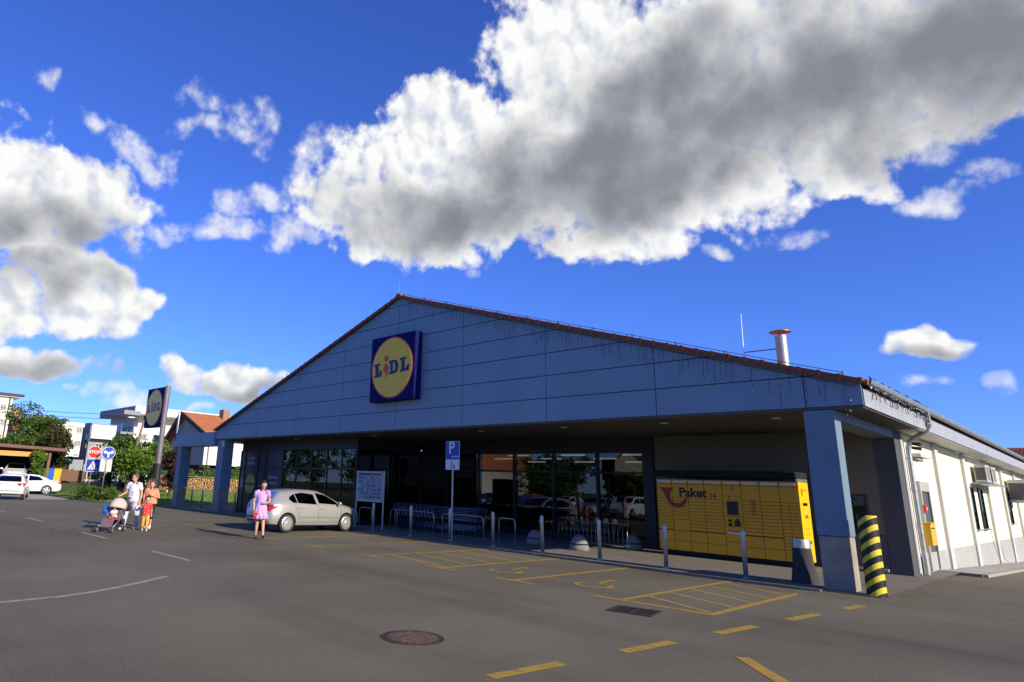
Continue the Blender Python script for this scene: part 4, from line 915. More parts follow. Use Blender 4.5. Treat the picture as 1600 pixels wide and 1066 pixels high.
def car_parts(kind, T, paint, style):
    key = (kind, paint.name)
    if key in CARCACHE: return CARCACHE[key]
    top, belt, w, bot, wr = (curve(T[k]) for k in ('top', 'belt', 'w', 'bot', 'wr')); Lc = T['L']; n = 64; mb = MB(); H = 13
    xs = [Lc*(.5-.5*cos(pi*i/n))*.6+Lc*i/n*.4 for i in range(n+1)]
    for x in xs:
        zb, zr, W = bot(x), top(x), w(x); zs = min(belt(x), zr-.02); t = max(0, min(1, (zr-zs)/.42)); ry = W*.86*(1-t)+wr(x)*t
        half = [(0, zb), (.72*W, zb), (.94*W, zb+.05), (W*.995, zb+.17), (W, (zb+zs)/2), (W*.99, zs-.07), (W*.962, zs)]
        sh, re = (W*.962, zs), (ry, zr-.055*t-.012)
        for q in (.25, .6, .86): half.append((sh[0]+(re[0]-sh[0])*q+.012*t*sin(pi*q), sh[1]+(re[1]-sh[1])*q))
        half += [re, (re[0]*.80, zr-.014*t-.004), (re[0]*.42, zr-.002), (0, zr)]
        ring = half + [(-y, z) for y, z in half[-2:0:-1]]; H = len(ring)
        mb.v += [(x, y, z) for y, z in ring]
    for i in range(n):
        for j in range(H): mb.f.append((i*H+j, i*H+(j+1) % H, (i+1)*H+(j+1) % H, (i+1)*H+j))
    mb.f.append(tuple(range(H-1, -1, -1))); mb.f.append(tuple(n*H+j for j in range(H)))
    shell = BVHTree.FromPolygons([Vector(v) for v in mb.v], mb.f)
    tmp = mb.build('tmp_shell', paint, smooth=True); ops = []
    for a in T['ax']:
        for s in (-1, 1):
            c = MB().tube([(a, s*.52, T['wh']), (a, s*1.2, T['wh'])], T['wh']*1.155, 32).build('tmp_cut', m_cdark); md = tmp.modifiers.new('b', 'BOOLEAN'); md.object = c; md.operation = 'DIFFERENCE'; md.solver = 'EXACT'; ops.append(c)
    bpy.context.view_layer.update(); dg = bpy.context.evaluated_depsgraph_get()
    body = bpy.data.meshes.new_from_object(tmp.evaluated_get(dg)); body.name = 'body'
    bpy.data.objects.remove(tmp)
    for c in ops: bpy.data.objects.remove(c)
    if len(body.materials) < 2: body.materials.append(m_cdark)
    bm = bmesh.new(); bm.from_mesh(body)
    for f in bm.faces: f.smooth = True
    for e in bm.edges:
        if len(e.link_faces) == 2 and e.calc_face_angle(0) > radians(42): e.smooth = False
    bm.to_mesh(body); bm.free()
    def side(s, off=.005):
        def c(u, v):
            h = shell.ray_cast(Vector((u, s*2, v)), Vector((0, -s, 0)))
            return None if h[0] is None else h[0]+(h[1] if h[1].y*s > 0 else -h[1])*off
        return c
    def endc(sgn, off=.005):
        def c(u, v):
            h = shell.ray_cast(Vector((-2 if sgn < 0 else Lc+2, u, v)), Vector((-sgn, 0, 0)))
            return None if h[0] is None else h[0]+(h[1] if h[1].x*sgn > 0 else -h[1])*off
        return c
    P = []   # name, mesh, sub-parts
    P.append(('body', body, []))
    for s in (-1, 1):
        for poly in T['win']:
            d = MB(); scan_patch(d, poly, side(s, .003)); g = MB(); scan_patch(g, poly, side(s, .010)); P.append(('side_window', d.mesh('side_window', m_cdark, True), [('glass', g.mesh('glass', m_cglass, True))]))
        for (xa, za, xb, zb_) in T['pil']:
            d = MB(); scan_patch(d, [(xa-.012, za), (xa+.012, za), (xb+.012, zb_), (xb-.012, zb_)], side(s, .013), 6, 1); P.append(('window_bar', d.mesh('window_bar', m_seam if s > 2 else M('trim_grey', (.3, .3, .3), .4)), []))
        for pl in T['seams']:
            d = MB()
            for (a, b) in zip(pl[:-1], pl[1:]):
                e = Vector((b[0]-a[0], b[1]-a[1])).normalized(); q = Vector((-e.y, e.x))*.005
                poly = [(a[0]+q.x, a[1]+q.y), (b[0]+q.x, b[1]+q.y), (b[0]-q.x, b[1]-q.y), (a[0]-q.x, a[1]-q.y)]
                if abs(e.y) > .3: scan_patch(d, poly, side(s, .0025), 8, 1)
                else:
                    cs = side(s, .0025); k = len(d.v); pts = [(a[0]+(b[0]-a[0])*i/14, a[1]+(b[1]-a[1])*i/14) for i in range(15)]
                    for u, v in pts: d.v.append(tuple(cs(u, v-.005))); d.v.append(tuple(cs(u, v+.005)))
                    for i in range(14): d.f.append((k+2*i, k+2*i+2, k+2*i+3, k+2*i+1))
            P.append(('door_seam', d.mesh('door_seam', m_seam), []))
        for (x, z) in T['handles']:
            q = side(s, .0)(x, z); P.append(('door_handle', MB().box(x-.09, x+.09, q.y-s*.01, q.y+s*.035, z-.016, z+.016).mesh('door_handle', paint), []))
        z0, z1, y0, y1 = T['tail']; d = MB(); cs = endc(-1, .006)
        scan_patch(d, [(s*y0, z0+.06), (s*y1, z0-.02), (s*(y1+.06), z1), (s*y0, z1)], lambda u, v: cs(u, v), 14, 16); cs2 = side(s, .006); scan_patch(d, [(.07, z0+.02), (.30, z0+.10), (.34, z1-.02), (.09, z1)], cs2, 10, 12); P.append(('tail_lamp', d.mesh('tail_lamp', m_tail, True), []))
        d = MB(); cf = endc(1, .006); zt = T['top'][-3][1]-.02; scan_patch(d, [(s*.42, zt-.13), (s*.70, zt-.10), (s*.72, zt+.03), (s*.50, zt-.01)], cf, 5, 8); cs2 = side(s, .006); scan_patch(d, [(Lc-.50, zt-.06), (Lc-.16, zt-.12), (Lc-.16, zt-.02), (Lc-.55, zt+.04)], cs2, 5, 6); P.append(('head_lamp', d.mesh('head_lamp', m_head, True), []))
        mx, mz = T['mirror']; P.append(('wing_mirror', MB().ball((mx, s*(T['W']+.09), mz), (.06, .10, .075), 12, 8).tube([(mx+.03, s*(T['W']-.06), mz-.05), (mx, s*(T['W']+.03), mz-.03)], .025, 6).mesh('wing_mirror', paint, True), []))
    z0, z1, ya, yb = T['rwin']; d = MB(); cs = endc(-1, .004); poly = [(-ya, z0), (ya, z0), (yb, z1), (-yb, z1)]; scan_patch(d, poly, cs, 10, 14); g = MB(); scan_patch(g, poly, endc(-1, .011), 10, 14); P.append(('rear_window', d.mesh('rear_window', m_cdark, True), [('glass', g.mesh('glass', m_cglass, True))]))
    z0, z1, ya, yb = T['wwin']; d = MB(); cs = endc(1, .004); poly = [(-ya, z0), (ya, z0), (yb, z1), (-yb, z1)]; scan_patch(d, poly, cs, 10, 14); g = MB(); scan_patch(g, poly, endc(1, .011), 10, 14); P.append(('windscreen', d.mesh('windscreen', m_cdark, True), [('glass', g.mesh('glass', m_cglass, True))]))
    z, hw = T['plate']
    for sgn, zz in ((-1, z), (1, .42)):
        q = endc(sgn, 0)(0, zz); x = q.x; P.append(('number_plate', MB().box(*(sorted((x-.02*-sgn*-1, x+.018*sgn))), -hw, hw, zz-.055, zz+.055).mesh('number_plate', m_plate), []))
    d = MB(); cs = endc(-1, .004); scan_patch(d, [(-.62, .36), (.62, .36), (.66, .40), (-.66, .40)], cs, 2, 12); P.append(('bumper_line', d.mesh('bumper_line', m_seam), []))
    q = endc(1, .005); d = MB(); scan_patch(d, [(-.36, .52), (.36, .52), (.40, .60), (-.40, .60)], q, 3, 10); scan_patch(d, [(-.5, .28), (.5, .28), (.46, .38), (-.46, .38)], q, 3, 10); P.append(('front_grille', d.mesh('front_grille', m_seam), []))
    res = (P, make_wheel(T['wh'], style)); CARCACHE[key] = res; return res
def car(kind, T, paint, loc, heading, label, style='cap', group=None):
    P, (ty, rim, hol) = car_parts(kind, T, paint, style)
    t = thing('parked_car', label, 'car', (loc[0], loc[1], loc[2] if len(loc) > 2 else 0), heading, group); off = (-T['L']/2, 0, 0)
    for nme, me, subs in P:
        o = inst(nme, me, t, off)
        for sn, sm in subs: inst(sn, sm, o)
    for a in T['ax']:
        for s in (-1, 1):
            wo_ = inst('wheel', ty, t, (a-T['L']/2, s*(T['W']-.105), T['wh']), (0, 0, 0 if s < 0 else pi)); inst('rim', rim, wo_); tag(inst('rim_openings', hol, wo_), kind='stuff')
    return t
def paintm(name, col, metal=.0, rough=.28): return M(name, col, rough, metal, var=.02, scale=1, coat=.6)
m_silver = paintm('silver_paint', (.47, .47, .45), .55, .34); m_wpaint = paintm('white_car_paint', (.80, .80, .79)); m_lblue = paintm('blue_grey_paint', (.30, .36, .45), .5); m_dkpaint = paintm('dark_paint', (.03, .035, .045), .4); m_redpaint = paintm('red_car_paint', (.35, .03, .02))
car('hatch', HATCH, m_silver, (-2.45, -2.05, .0), radians(92), 'silver hatchback parked nose-in at the kerb behind the woman in lilac')
car('suv', SUV, m_wpaint, (-27.6, -6.6, .0), radians(163), 'white estate car seen from behind at the left edge', 'alloy').scale = (.93, .93, .90)
car('sedan', SEDAN, m_wpaint, (-36.4, -3.95, .004), radians(-100), 'white saloon seen from the side behind the estate car at the exit', 'alloy')

# ------------------------------------------------------------------ people
m_skin = M('skin', (.56, .32, .21), .55, var=.06, scale=20, spec=.3); m_hairD = M('hair_dark', (.018, .012, .010), .6, var=.3, scale=60); m_hairB = M('hair_brown', (.10, .055, .03), .6, var=.3, scale=60); m_hairL = M('hair_fair', (.28, .17, .08), .6, var=.3, scale=60)
m_eye = M('eye_dark', (.02, .015, .012), .3, var=0); m_lip = M('lips', (.40, .13, .11), .5, var=0)
def hand(mb, wrist, dirv, side, s=1.0, curl=.5, palm=(0, -1, 0)):
    """palm and five fingers at the end of a forearm"""
    w = Vector(wrist); d = Vector(dirv).normalized(); p = Vector(palm); p = (p-d*p.dot(d)).normalized(); a = d.cross(p).normalized()*side
    c = w+d*.045*s; mb.tube([w, w+d*.03*s, w+d*.075*s], [.022*s, .030*s, .026*s], 8)
    for i, ln in enumerate((.068, .076, .072, .056)):
        o = w+d*.078*s+a*(.024-.016*i)*s; k1 = o+d*ln*.5*s+p*ln*.15*curl*s; k2 = k1+(d*(1-curl)+p*curl).normalized()*ln*.5*s
        mb.tube([o-d*.02*s, o, k1, k2], [.0095*s, .0095*s, .0088*s, .0072*s], 6)
    o = w+d*.025*s+a*.026*s; mb.tube([w+d*.015*s, o, o+(d*.5+a*.7+p*.3).normalized()*.035*s, o+(d*.8+a*.4+p*.5).normalized()*.065*s], [.014*s, .013*s, .011*s, .009*s], 6)
def foot(mb, ank, dirv, s=1.0, pitch=0.0):
    a = Vector(ank); d = Vector(dirv).normalized(); u = Vector((0, 0, 1))
    heel = a-d*.05*s-u*.055*s; toe = a+d*.15*s+u*(-.062+pitch)*s
    mb.tube([a+u*.02*s, a-u*.03*s], [.038*s, .036*s], 8); mb.tube([heel, a+d*.04*s-u*.045*s+u*pitch*.3*s, a+d*.10*s-u*.055*s+u*pitch*.7*s, toe], [.03*s, .040*s, .038*s, .024*s], 8)
def loft(rings, n=20, close=False):
    """rings: (x, y, z, rx, ry) horizontal ellipses, or with pleats as a 6th value (count, depth)"""
    mb = MB()
    for r in rings:
        pl = r[5] if len(r) > 5 else None
        for j in range(n):
            t = 2*pi*j/n; k = 1+(pl[1]*sin(pl[0]*t) if pl else 0); mb.v.append((r[0]+r[3]*k*cos(t), r[1]+r[4]*k*sin(t), r[2]))
    for i in range(len(rings)-1):
        for j in range(n): mb.f.append((i*n+j, i*n+(j+1) % n, (i+1)*n+(j+1) % n, (i+1)*n+j))
    if close: mb.f.append(tuple(range(n-1, -1, -1))); mb.f.append(tuple((len(rings)-1)*n+j for j in range(n)))
    return mb
def solidify(o, th): m = o.modifiers.new('solid', 'SOLIDIFY'); m.thickness = th; m.offset = 1; return o
def person(label, loc, rz, s, J, hair, cat='person', female=True, voxel=.0095):
    """J: joints in a 1.70 m figure facing -Y, x to the figure's left; s scales it"""
    t = thing('person', label, cat, loc, rz); t.scale = (s, s, s); b = MB(); hs = J.get('head_scale', 1.0)*1.14; h = Vector(J['head'])
    sh = [Vector(J['shL']), Vector(J['shR'])]; hp = [Vector(J['hipL']), Vector(J['hipR'])]; mid = (sh[0]+sh[1])/2; pel = (hp[0]+hp[1])/2
    # trunk
    k = len(b.v); rings = []
    for f, rx, ry in ((-.10, .10, .085), (0, .150, .105), (.12, .158, .108), (.40, .122, .088), (.62, .140, .100), (.82, .158, .105), (.94, .155, .085), (1.02, .095, .06)):
        c = pel.lerp(mid, f); rings.append((c.x, c.y, c.z, rx*(1 if female else 1.08)*J.get('wide', 1), ry))
    lo = loft(rings, 18, True); b.add(lo.v, lo.f)
    nb = mid+Vector((0, .005, .03)); b.tube([mid-Vector((0, 0, .05)), nb, h-Vector((0, -.01, .07))], [.062, .052, .048], 10)
    # head: skull, jaw, nose, ears
    n0 = len(b.v); b.ball((0, .012, .025), (.076, .092, .098), 14, 10); b.ball((0, -.018, -.045), (.055, .062, .068), 12, 8); b.ball((0, -.083, -.012), (.012, .020, .024), 8, 6)
    for sd_ in (-1, 1): b.ball((sd_*.078, .012, -.005), (.010, .022, .030), 8, 6)
    HM = Matrix.Translation(h) @ Matrix.Rotation(J.get('turn', 0), 4, 'Z') @ Matrix.Rotation(J.get('nod', 0), 4, 'X') @ Matrix.Scale(hs, 4); b.xf(HM, n0)
    for q in ('L', 'R'):
        S, E, Wr = (Vector(J[x+q]) for x in ('sh', 'el', 'wr')); b.tube([mid.lerp(S, .5), S, S.lerp(E, .5), E, E.lerp(Wr, .35), Wr], [.06, .052, .044, .036, .036, .023], 10)
        hand(b, Wr, Vector(J.get('hd'+q, tuple(Wr-E))), 1 if q == 'R' else -1, 1.0, J.get('curl', .5), J.get('palm'+q, (0, -1, 0)))
        Hh, K, A = (Vector(J[x+q]) for x in ('hip', 'kn', 'an')); b.tube([Hh+Vector((0, 0, .04)), Hh, Hh.lerp(K, .5), K, K.lerp(A, .3), K.lerp(A, .75), A], [.088, .086, .072, .050, .052, .036, .033], 10)
        foot(b, A, J.get('ft'+q, (0, -1, 0)), 1.0, J.get('tp'+q, 0))
    o = b.build('body', m_skin, t, smooth=True); r = o.modifiers.new('remesh', 'REMESH'); r.mode = 'VOXEL'; r.voxel_size = voxel; r.use_smooth_shade = True; sm = o.modifiers.new('smooth', 'SMOOTH'); sm.factor = .5; sm.iterations = 2
    e = MB()
    for sd_ in (-1, 1): MB().ball((sd_*.030, -.076, .012), (.009, .006, .006), 8, 6).xf(HM).build('eye', m_eye, o, smooth=True)
    MB().ball((0, -.078, -.055), (.022, .008, .008), 8, 6).xf(HM).build('mouth', m_lip, o, smooth=True)
    hb = MB(); hb.ball((0, .026, .040), (.087, .098, .098), 18, 12)
    for i, v in enumerate(hb.v): # open the face side
        if v[1] < -.03 and v[2] < .085: hb.v[i] = (v[0]*.9, -.03, v[2]*.5+.045)
    if hair[1] == 'tied': hb.ball((.02, .13, .03), (.05, .055, .055), 10, 8); hb.tube([(.02, .15, .03), (.05, .21, -.04), (.07, .23, -.14)], [.045, .05, .02], 8)
    if hair[1] == 'up': hb.ball((0, .07, .12), (.05, .05, .05), 10, 8)
    hb.xf(HM).build('hair', hair[0], t, smooth=True)
    return t
def limb_cloth(name, t, pts, rad, mat, n=14, th=.006):
    o = MB().tube(pts, rad, n, False).build(name, mat, t, smooth=True); return solidify(o, th)
def face_to(x, y, tx, ty): return atan2(ty-y, tx-x)+pi/2

# woman in the lilac dress
m_lil = M('lilac_cloth', (.52, .33, .60), .85, var=.10, scale=30, bump=.3, bscale=60); m_shoe = M('shoe_black', (.015, .014, .014), .5, var=.1)
wx, wy = .24, -5.52
J = dict(head=(.02, -.035, 1.575), turn=.12, nod=.42, shL=(.175, 0, 1.37), shR=(-.175, 0, 1.36), elL=(.245, .03, 1.10), wrL=(.12, -.17, 1.06), elR=(-.235, .03, 1.08), wrR=(-.215, -.06, .84), hdL=(-.9, -.3, .05), palmL=(-.3, .9, 0), palmR=(.9, 0, 0), hipL=(.088, 0, .88), hipR=(-.088, 0, .88),
         knL=(.085, -.09, .48), anL=(.10, -.19, .115), knR=(-.085, .02, .48), anR=(-.085, .10, .085), tpL=.055, curl=.7)
t = person('woman in a short lilac dress walking past the silver car with a red bag', (wx, wy, 0), face_to(wx, wy, 20, -14.5), 1.0, J, (m_hairD, 'tied'))
d = loft([(0, 0, 1.41, .090, .072), (0, 0, 1.36, .165, .100), (0, 0, 1.26, .160, .122), (0, 0, 1.18, .150, .124), (0, 0, 1.05, .130, .100), (0, 0, 1.035, .136, .105), (0, 0, .95, .170, .132, (9, .03)), (0, 0, .82, .190, .150, (9, .05)), (0, -.01, .70, .205, .165, (9, .06)), (0, -.01, .695, .215, .172, (11, .07)), (0, -.01, .59, .232, .19, (11, .09))], 72)
solidify(d.build('dress', m_lil, t, smooth=True), .006)
for q in ('L', 'R'): limb_cloth('sleeve', t, [Vector(J['sh'+q])*.45+Vector((0, 0, .78)), Vector(J['sh'+q])+Vector((0, 0, .008)), Vector(J['sh'+q]).lerp(Vector(J['el'+q]), .5)], [.060, .064, .062], m_lil)
for q in ('L', 'R'):
    f = MB(); foot(f, J['an'+q], (0, -1, 0), 1.06, J.get('tp'+q, 0)); f.build('shoe', m_shoe, t, smooth=True)
solidify(MB().tube([(.10, -.12, 1.33), (.15, -.03, 1.43), (.17, .08, 1.38), (.17, .16, 1.15), (.18, .18, .98)], .012, 6).build('bag_strap', m_shoe, t), .001)
# red bag held in her right hand
def local(t_, p): return t_.location + Matrix.Rotation(t_.rotation_euler[2], 3, 'Z') @ Vector(p)*t_.scale[0]
bg_ = thing('hand_bag', 'small bright red bag held in the hand of the woman in lilac', 'bag', local(t, (-.17, -.10, .60)), t.rotation_euler[2])
m_redb = M('red_cloth', (.62, .02, .015), .6, var=.15, scale=25)
MB().ball((0, 0, .09), (.085, .05, .085), 12, 8).build('pouch', m_redb, bg_, smooth=True); MB().tube([(-.06, 0, .14), (-.04, -.01, .19), (.0, -.01, .205), (.04, -.01, .19), (.06, 0, .14)], .008, 6).build('handle', m_redb, bg_)
MB().ball((.05, -.03, .13), (.05, .03, .045), 10, 7).build('frill', m_redb, bg_, smooth=True)

# family with the push-chair
m_wsh = M('white_cotton', (.70, .67, .70), .85, var=.10, scale=14, dirt=.35, dcol=(.42, .36, .50)); m_wtr = M('pale_trousers', (.55, .58, .66), .85, var=.10, scale=10); m_org = M('salmon_cloth', (.68, .27, .14), .85, var=.12, scale=20, dirt=.4, dcol=(.75, .42, .28)); m_ortr = M('orange_trousers', (.70, .36, .07), .85, var=.10, scale=20); m_redsh = M('red_shirt', (.60, .03, .03), .8, var=.1, scale=16, dirt=.5, dcol=(.75, .70, .68)); m_blks = M('black_cloth', (.015, .014, .016), .8, var=.2)
def shirt(t, J, mat, hem, slv, wide=1.0):
    mid = (Vector(J['shL'])+Vector(J['shR']))/2; pel = (Vector(J['hipL'])+Vector(J['hipR']))/2; R = []
    for f, rx, ry in ((hem, .195, .145), (.1, .190, .140), (.4, .172, .128), (.7, .180, .128), (.9, .188, .110), (1.0, .120, .078), (1.04, .085, .065)):
        c = pel.lerp(mid, f); R.append((c.x, c.y, c.z, rx*wide, ry*wide, (7, .02)))
    solidify(loft(R, 36).build('shirt', mat, t, smooth=True), .006)
    for q in ('L', 'R'):
        S, E, Wr = (Vector(J[x+q]) for x in ('sh', 'el', 'wr'))
        pts = [mid.lerp(S, .40)+Vector((0, 0, .02)), S+Vector((0, 0, .004)), S.lerp(E, .5), S.lerp(E, min(1, slv))]; rr = [.060, .068, .066, .064]
        if slv > 1: pts += [E.lerp(Wr, slv-1)]; rr += [.050]
        limb_cloth('sleeve', t, pts, rr, mat)
def trousers(t, J, mat, upto=.94):
    pel = (Vector(J['hipL'])+Vector(J['hipR']))/2
    solidify(loft([(pel.x, pel.y, pel.z-.10, .165, .125), (pel.x, pel.y, pel.z, .175, .130), (pel.x, pel.y, pel.z+.14, .165, .120)], 24).build('waistband', mat, t, smooth=True), .005)
    for q in ('L', 'R'):
        H_, K, A = (Vector(J[x+q]) for x in ('hip', 'kn', 'an')); pts = [H_+Vector((0, 0, .06)), H_, H_.lerp(K, .5), K, K.lerp(A, upto*.5), K.lerp(A, upto)]
        limb_cloth('trouser_leg', t, pts, [.100, .104, .092, .074, .068, .064], mat, 16)
def shoes(t, J, mat):
    for q in ('L', 'R'): f = MB(); foot(f, J['an'+q], J.get('ft'+q, (0, -1, 0)), 1.1, J.get('tp'+q, 0)); f.build('shoe', mat, t, smooth=True)
m_wshoe = M('white_shoe', (.70, .68, .64), .6, var=.1)
mx_, my_ = -4.02, -7.86
fm = face_to(mx_, my_, -3.15, -8.75)
JM = dict(head=(.0, -.03, 1.60), turn=-.45, nod=.25, shL=(.195, 0, 1.40), shR=(-.195, 0, 1.40), elL=(.27, .04, 1.11), wrL=(.28, -.02, .87), elR=(-.25, -.06, 1.13), wrR=(-.20, -.36, 1.04), hdR=(.05, -.9, -.05), palmR=(0, 0, -1), hipL=(.095, 0, .90), hipR=(-.095, 0, .90), knL=(.10, .05, .49), anL=(.10, .24, .11), knR=(-.095, -.14, .50), anR=(-.10, -.20, .09), tpL=-.02, curl=.8)
man = person('man in a printed white T-shirt and pale trousers pushing the push-chair', (mx_, my_, 0), fm-.22, 1.02, JM, (m_hairB, 'short'), female=False)
shirt(man, JM, m_wsh, -.12, .62, 1.06); trousers(man, JM, m_wtr); shoes(man, JM, m_wshoe)
solidify(MB().tube([(.02, -.148, 1.18), (.09, -.150, 1.14), (.04, -.152, 1.08), (.08, -.153, 1.03)], .006, 5).build('shirt_print', m_blks, man), .001)
JW = dict(head=(.0, -.03, 1.565), turn=-.15, nod=.30, shL=(.175, 0, 1.36), shR=(-.175, 0, 1.36), elL=(.26, -.04, 1.10), wrL=(.09, -.20, 1.17), elR=(-.25, .02, 1.09), wrR=(-.22, -.05, .86), hdL=(-.7, -.2, .3), palmL=(0, .8, 0), hipL=(.09, 0, .88), hipR=(-.09, 0, .88), knL=(.09, -.05, .48), anL=(.09, -.05, .09), knR=(-.09, .05, .48), anR=(-.09, .16, .10), curl=.7)
wo2 = person('woman in a loose salmon top behind the child, one arm across her chest', (-4.24, -7.18, 0), face_to(-4.24, -7.18, 4, -13), .915, JW, (m_hairB, 'up'))
shirt(wo2, JW, m_org, -.02, 1.25, 1.18); trousers(wo2, JW, m_blks, .35); shoes(wo2, JW, m_wshoe)
JC = dict(head=(.0, -.02, 1.53), head_scale=1.45, turn=.1, nod=.1, shL=(.17, 0, 1.30), shR=(-.17, 0, 1.30), elL=(.25, .03, 1.06), wrL=(.26, -.03, .82), elR=(-.30, .0, 1.14), wrR=(-.40, -.02, 1.34), hipL=(.09, 0, .82), hipR=(-.09, 0, .82), knL=(.10, -.06, .46), anL=(.10, -.10, .09), knR=(-.10, .06, .46), anR=(-.10, .12, .10), curl=.6)
ch = person('small child in a red and white top and orange trousers holding the man\'s hand', (-3.36, -7.62, 0), face_to(-3.36, -7.62, 12, -13), .62, JC, (m_hairD, 'short'), cat='child', voxel=.014)
shirt(ch, JC, m_redsh, -.06, .7, 1.08); trousers(ch, JC, m_ortr); shoes(ch, JC, m_wshoe)
# push-chair, facing the way they walk
sx_, sy_ = -3.24, -8.72
st = thing('push_chair', 'folding push-chair with a beige hood on small double wheels', 'push-chair', (sx_, sy_, 0), fm)
m_alu = M('push_chair_frame', (.25, .25, .26), .4, .7, var=.1); m_hood = M('beige_hood', (.52, .45, .40), .85, var=.08, scale=18); m_seatf = M('seat_cloth', (.16, .10, .12), .85, var=.2, scale=20); m_redc = M('red_blanket', (.55, .04, .03), .85, var=.3, scale=18)
for s in (-1, 1):
    MB().tube([(s*.24, .62, 1.00), (s*.24, .50, .98), (s*.25, .34, .72), (s*.25, .10, .40), (s*.23, -.42, .10)], .014, 6).build('side_tube', m_alu, st, smooth=True)
    MB().tube([(s*.25, .14, .52), (s*.25, .36, .12)], .014, 6).build('rear_leg', m_alu, st, smooth=True)
    MB().tube([(s*.25, .30, .68), (s*.25, -.02, .60)], .012, 6).build('armrest', m_alu, st, smooth=True)
    for (yy) in (-.44, .36):
        for dx in (-.035, .035):
            w_ = MB().lathe([(.03, -.014), (.074, -.014), (.078, 0), (.074, .014), (.03, .014)], n=18).xf(Matrix.Rotation(pi/2, 4, 'Y')).xf(Matrix.Translation((s*.24+dx, yy, .08))).build('wheel', m_tyre, st, smooth=True, auto=40)
            MB().lathe([(.055, -.018), (.055, .018)], n=14).xf(Matrix.Rotation(pi/2, 4, 'Y')).xf(Matrix.Translation((s*.24+dx, yy, .08))).build('hub', m_rim, w_)
MB().tube([(-.24, .62, 1.00), (.24, .62, 1.00)], .018, 8).build('handle', m_blks, st); MB().tube([(-.24, .36, .11), (.24, .36, .11)], .010, 6).build('axle', m_alu, st); MB().tube([(-.2, -.42, .16), (.2, -.42, .16)], .012, 6).build('footrest', m_alu, st)
sb = MB().hexa([(-.20, -.20, .36), (.20, -.20, .36), (.20, .14, .33), (-.20, .14, .33)], [(-.20, -.20, .40), (.20, -.20, .40), (.20, .14, .38), (-.20, .14, .38)]); sb.hexa([(-.20, .12, .36), (.20, .12, .36), (.20, .16, .36), (-.20, .16, .36)], [(-.20, .30, .84), (.20, .30, .84), (.20, .33, .84), (-.20, .33, .84)]); sb.hexa([(-.18, -.34, .16), (.18, -.34, .16), (.18, -.32, .16), (-.18, -.32, .16)], [(-.19, -.21, .39), (.19, -.21, .39), (.19, -.18, .39), (-.19, -.18, .39)])
sb.build('seat', m_seatf, st, bevel=.015)
hd = MB(); nn = 10
for i in range(nn+1):
    a = radians(12+i*13.5)
    for j in range(nn+1):
        b_ = pi*j/nn; hd.v.append((-.25*cos(b_), .30-.36*sin(b_)*cos(a)*1.0, .66+.34*sin(b_)*sin(a)))
for i in range(nn):
    for j in range(nn): hd.f.append((i*(nn+1)+j, i*(nn+1)+j+1, (i+1)*(nn+1)+j+1, (i+1)*(nn+1)+j))
solidify(hd.build('hood', m_hood, st, smooth=True), .012)
MB().box(-.19, .19, .36, .52, .18, .36).build('basket', m_blks, st, bevel=.03)
# toddler sitting in it
JT = dict(head=(0, -.03, 1.50), head_scale=1.5, nod=.15, shL=(.16, 0, 1.27), shR=(-.16, 0, 1.27), elL=(.22, -.12, 1.05), wrL=(.10, -.30, 1.02), elR=(-.22, -.12, 1.05), wrR=(-.12, -.30, 1.02), hipL=(.09, .02, .80), hipR=(-.09, .02, .80), knL=(.13, -.38, .78), anL=(.13, -.46, .42), knR=(-.13, -.38, .78), anR=(-.13, -.46, .42), curl=.7)
tod = person('toddler with fair hair and white top sitting in the push-chair', local(st, (0, .10, .08)), fm, .42, JT, (m_hairL, 'short'), cat='child', voxel=.018)
shirt(tod, JT, m_wsh, -.02, .8, 1.1); trousers(tod, JT, m_redc); shoes(tod, JT, m_wshoe)
# bags hanging on the push-chair and in the man's hand
def soft_bag(name, label, p, w, h, mat, hl=.14):
    t = thing(name, label, 'bag', p, fm); bgm = loft([(0, 0, 0, w*.30, w*.20), (0, 0, h*.12, w*.48, w*.30, (5, .05)), (0, 0, h*.5, w*.50, w*.30, (5, .06)), (0, 0, h*.85, w*.38, w*.20, (5, .08)), (0, 0, h, w*.30, w*.10, (5, .10))], 30, True)
    bgm.build('sack', mat, t, smooth=True)
    MB().tube([(-w*.22, 0, h*.97), (-w*.12, 0, h+hl*.8), (0, 0, h+hl), (w*.12, 0, h+hl*.8), (w*.22, 0, h*.97)], .007, 5).build('handle', mat, t); return t
m_plbag = M('white_plastic_bag', (.74, .74, .74), .45, var=.06)
soft_bag('carrier_bag', 'white plastic carrier bag hanging beside the man\'s leg', local(man, (.30, -.04, .42)), .30, .34, m_plbag)
soft_bag('shoulder_bag', 'black bag hanging from the push-chair handle', local(st, (.10, .66, .58)), .28, .30, m_blks, .12)
soft_bag('carrier_bag', 'bright blue bag hanging on the outer side of the push-chair', local(st, (-.34, .20, .50)), .22, .26, M('blue_bag', (.02, .12, .55), .5, var=.1), .10)

# ------------------------------------------------------------------ lawn, plants
def leafmat(name, col, var=.45):
    if name in MATS: return MATS[name]
    m = M(name, col, .6, var=var, scale=.9, spec=.3); t = m.node_tree; b = t.nodes['Principled BSDF']; o = t.nodes['Material Output']
    tr = t.nodes.new('ShaderNodeBsdfTranslucent'); tr.inputs[0].default_value = (min(1, col[0]*1.6), min(1, col[1]*1.6), col[2], 1); mx = t.nodes.new('ShaderNodeMixShader'); mx.inputs[0].default_value = .28
    t.links.new(b.outputs[0], mx.inputs[1]); t.links.new(tr.outputs[0], mx.inputs[2]); t.links.new(mx.outputs[0], o.inputs[0]); return m
m_lf = [leafmat('leaf_green', (.075, .135, .020)), leafmat('leaf_bright', (.120, .205, .026)), leafmat('leaf_dark', (.022, .045, .012)), leafmat('leaf_purple', (.050, .028, .022)), leafmat('leaf_rust', (.36, .16, .035)), leafmat('leaf_redgreen', (.060, .062, .018), .7)]
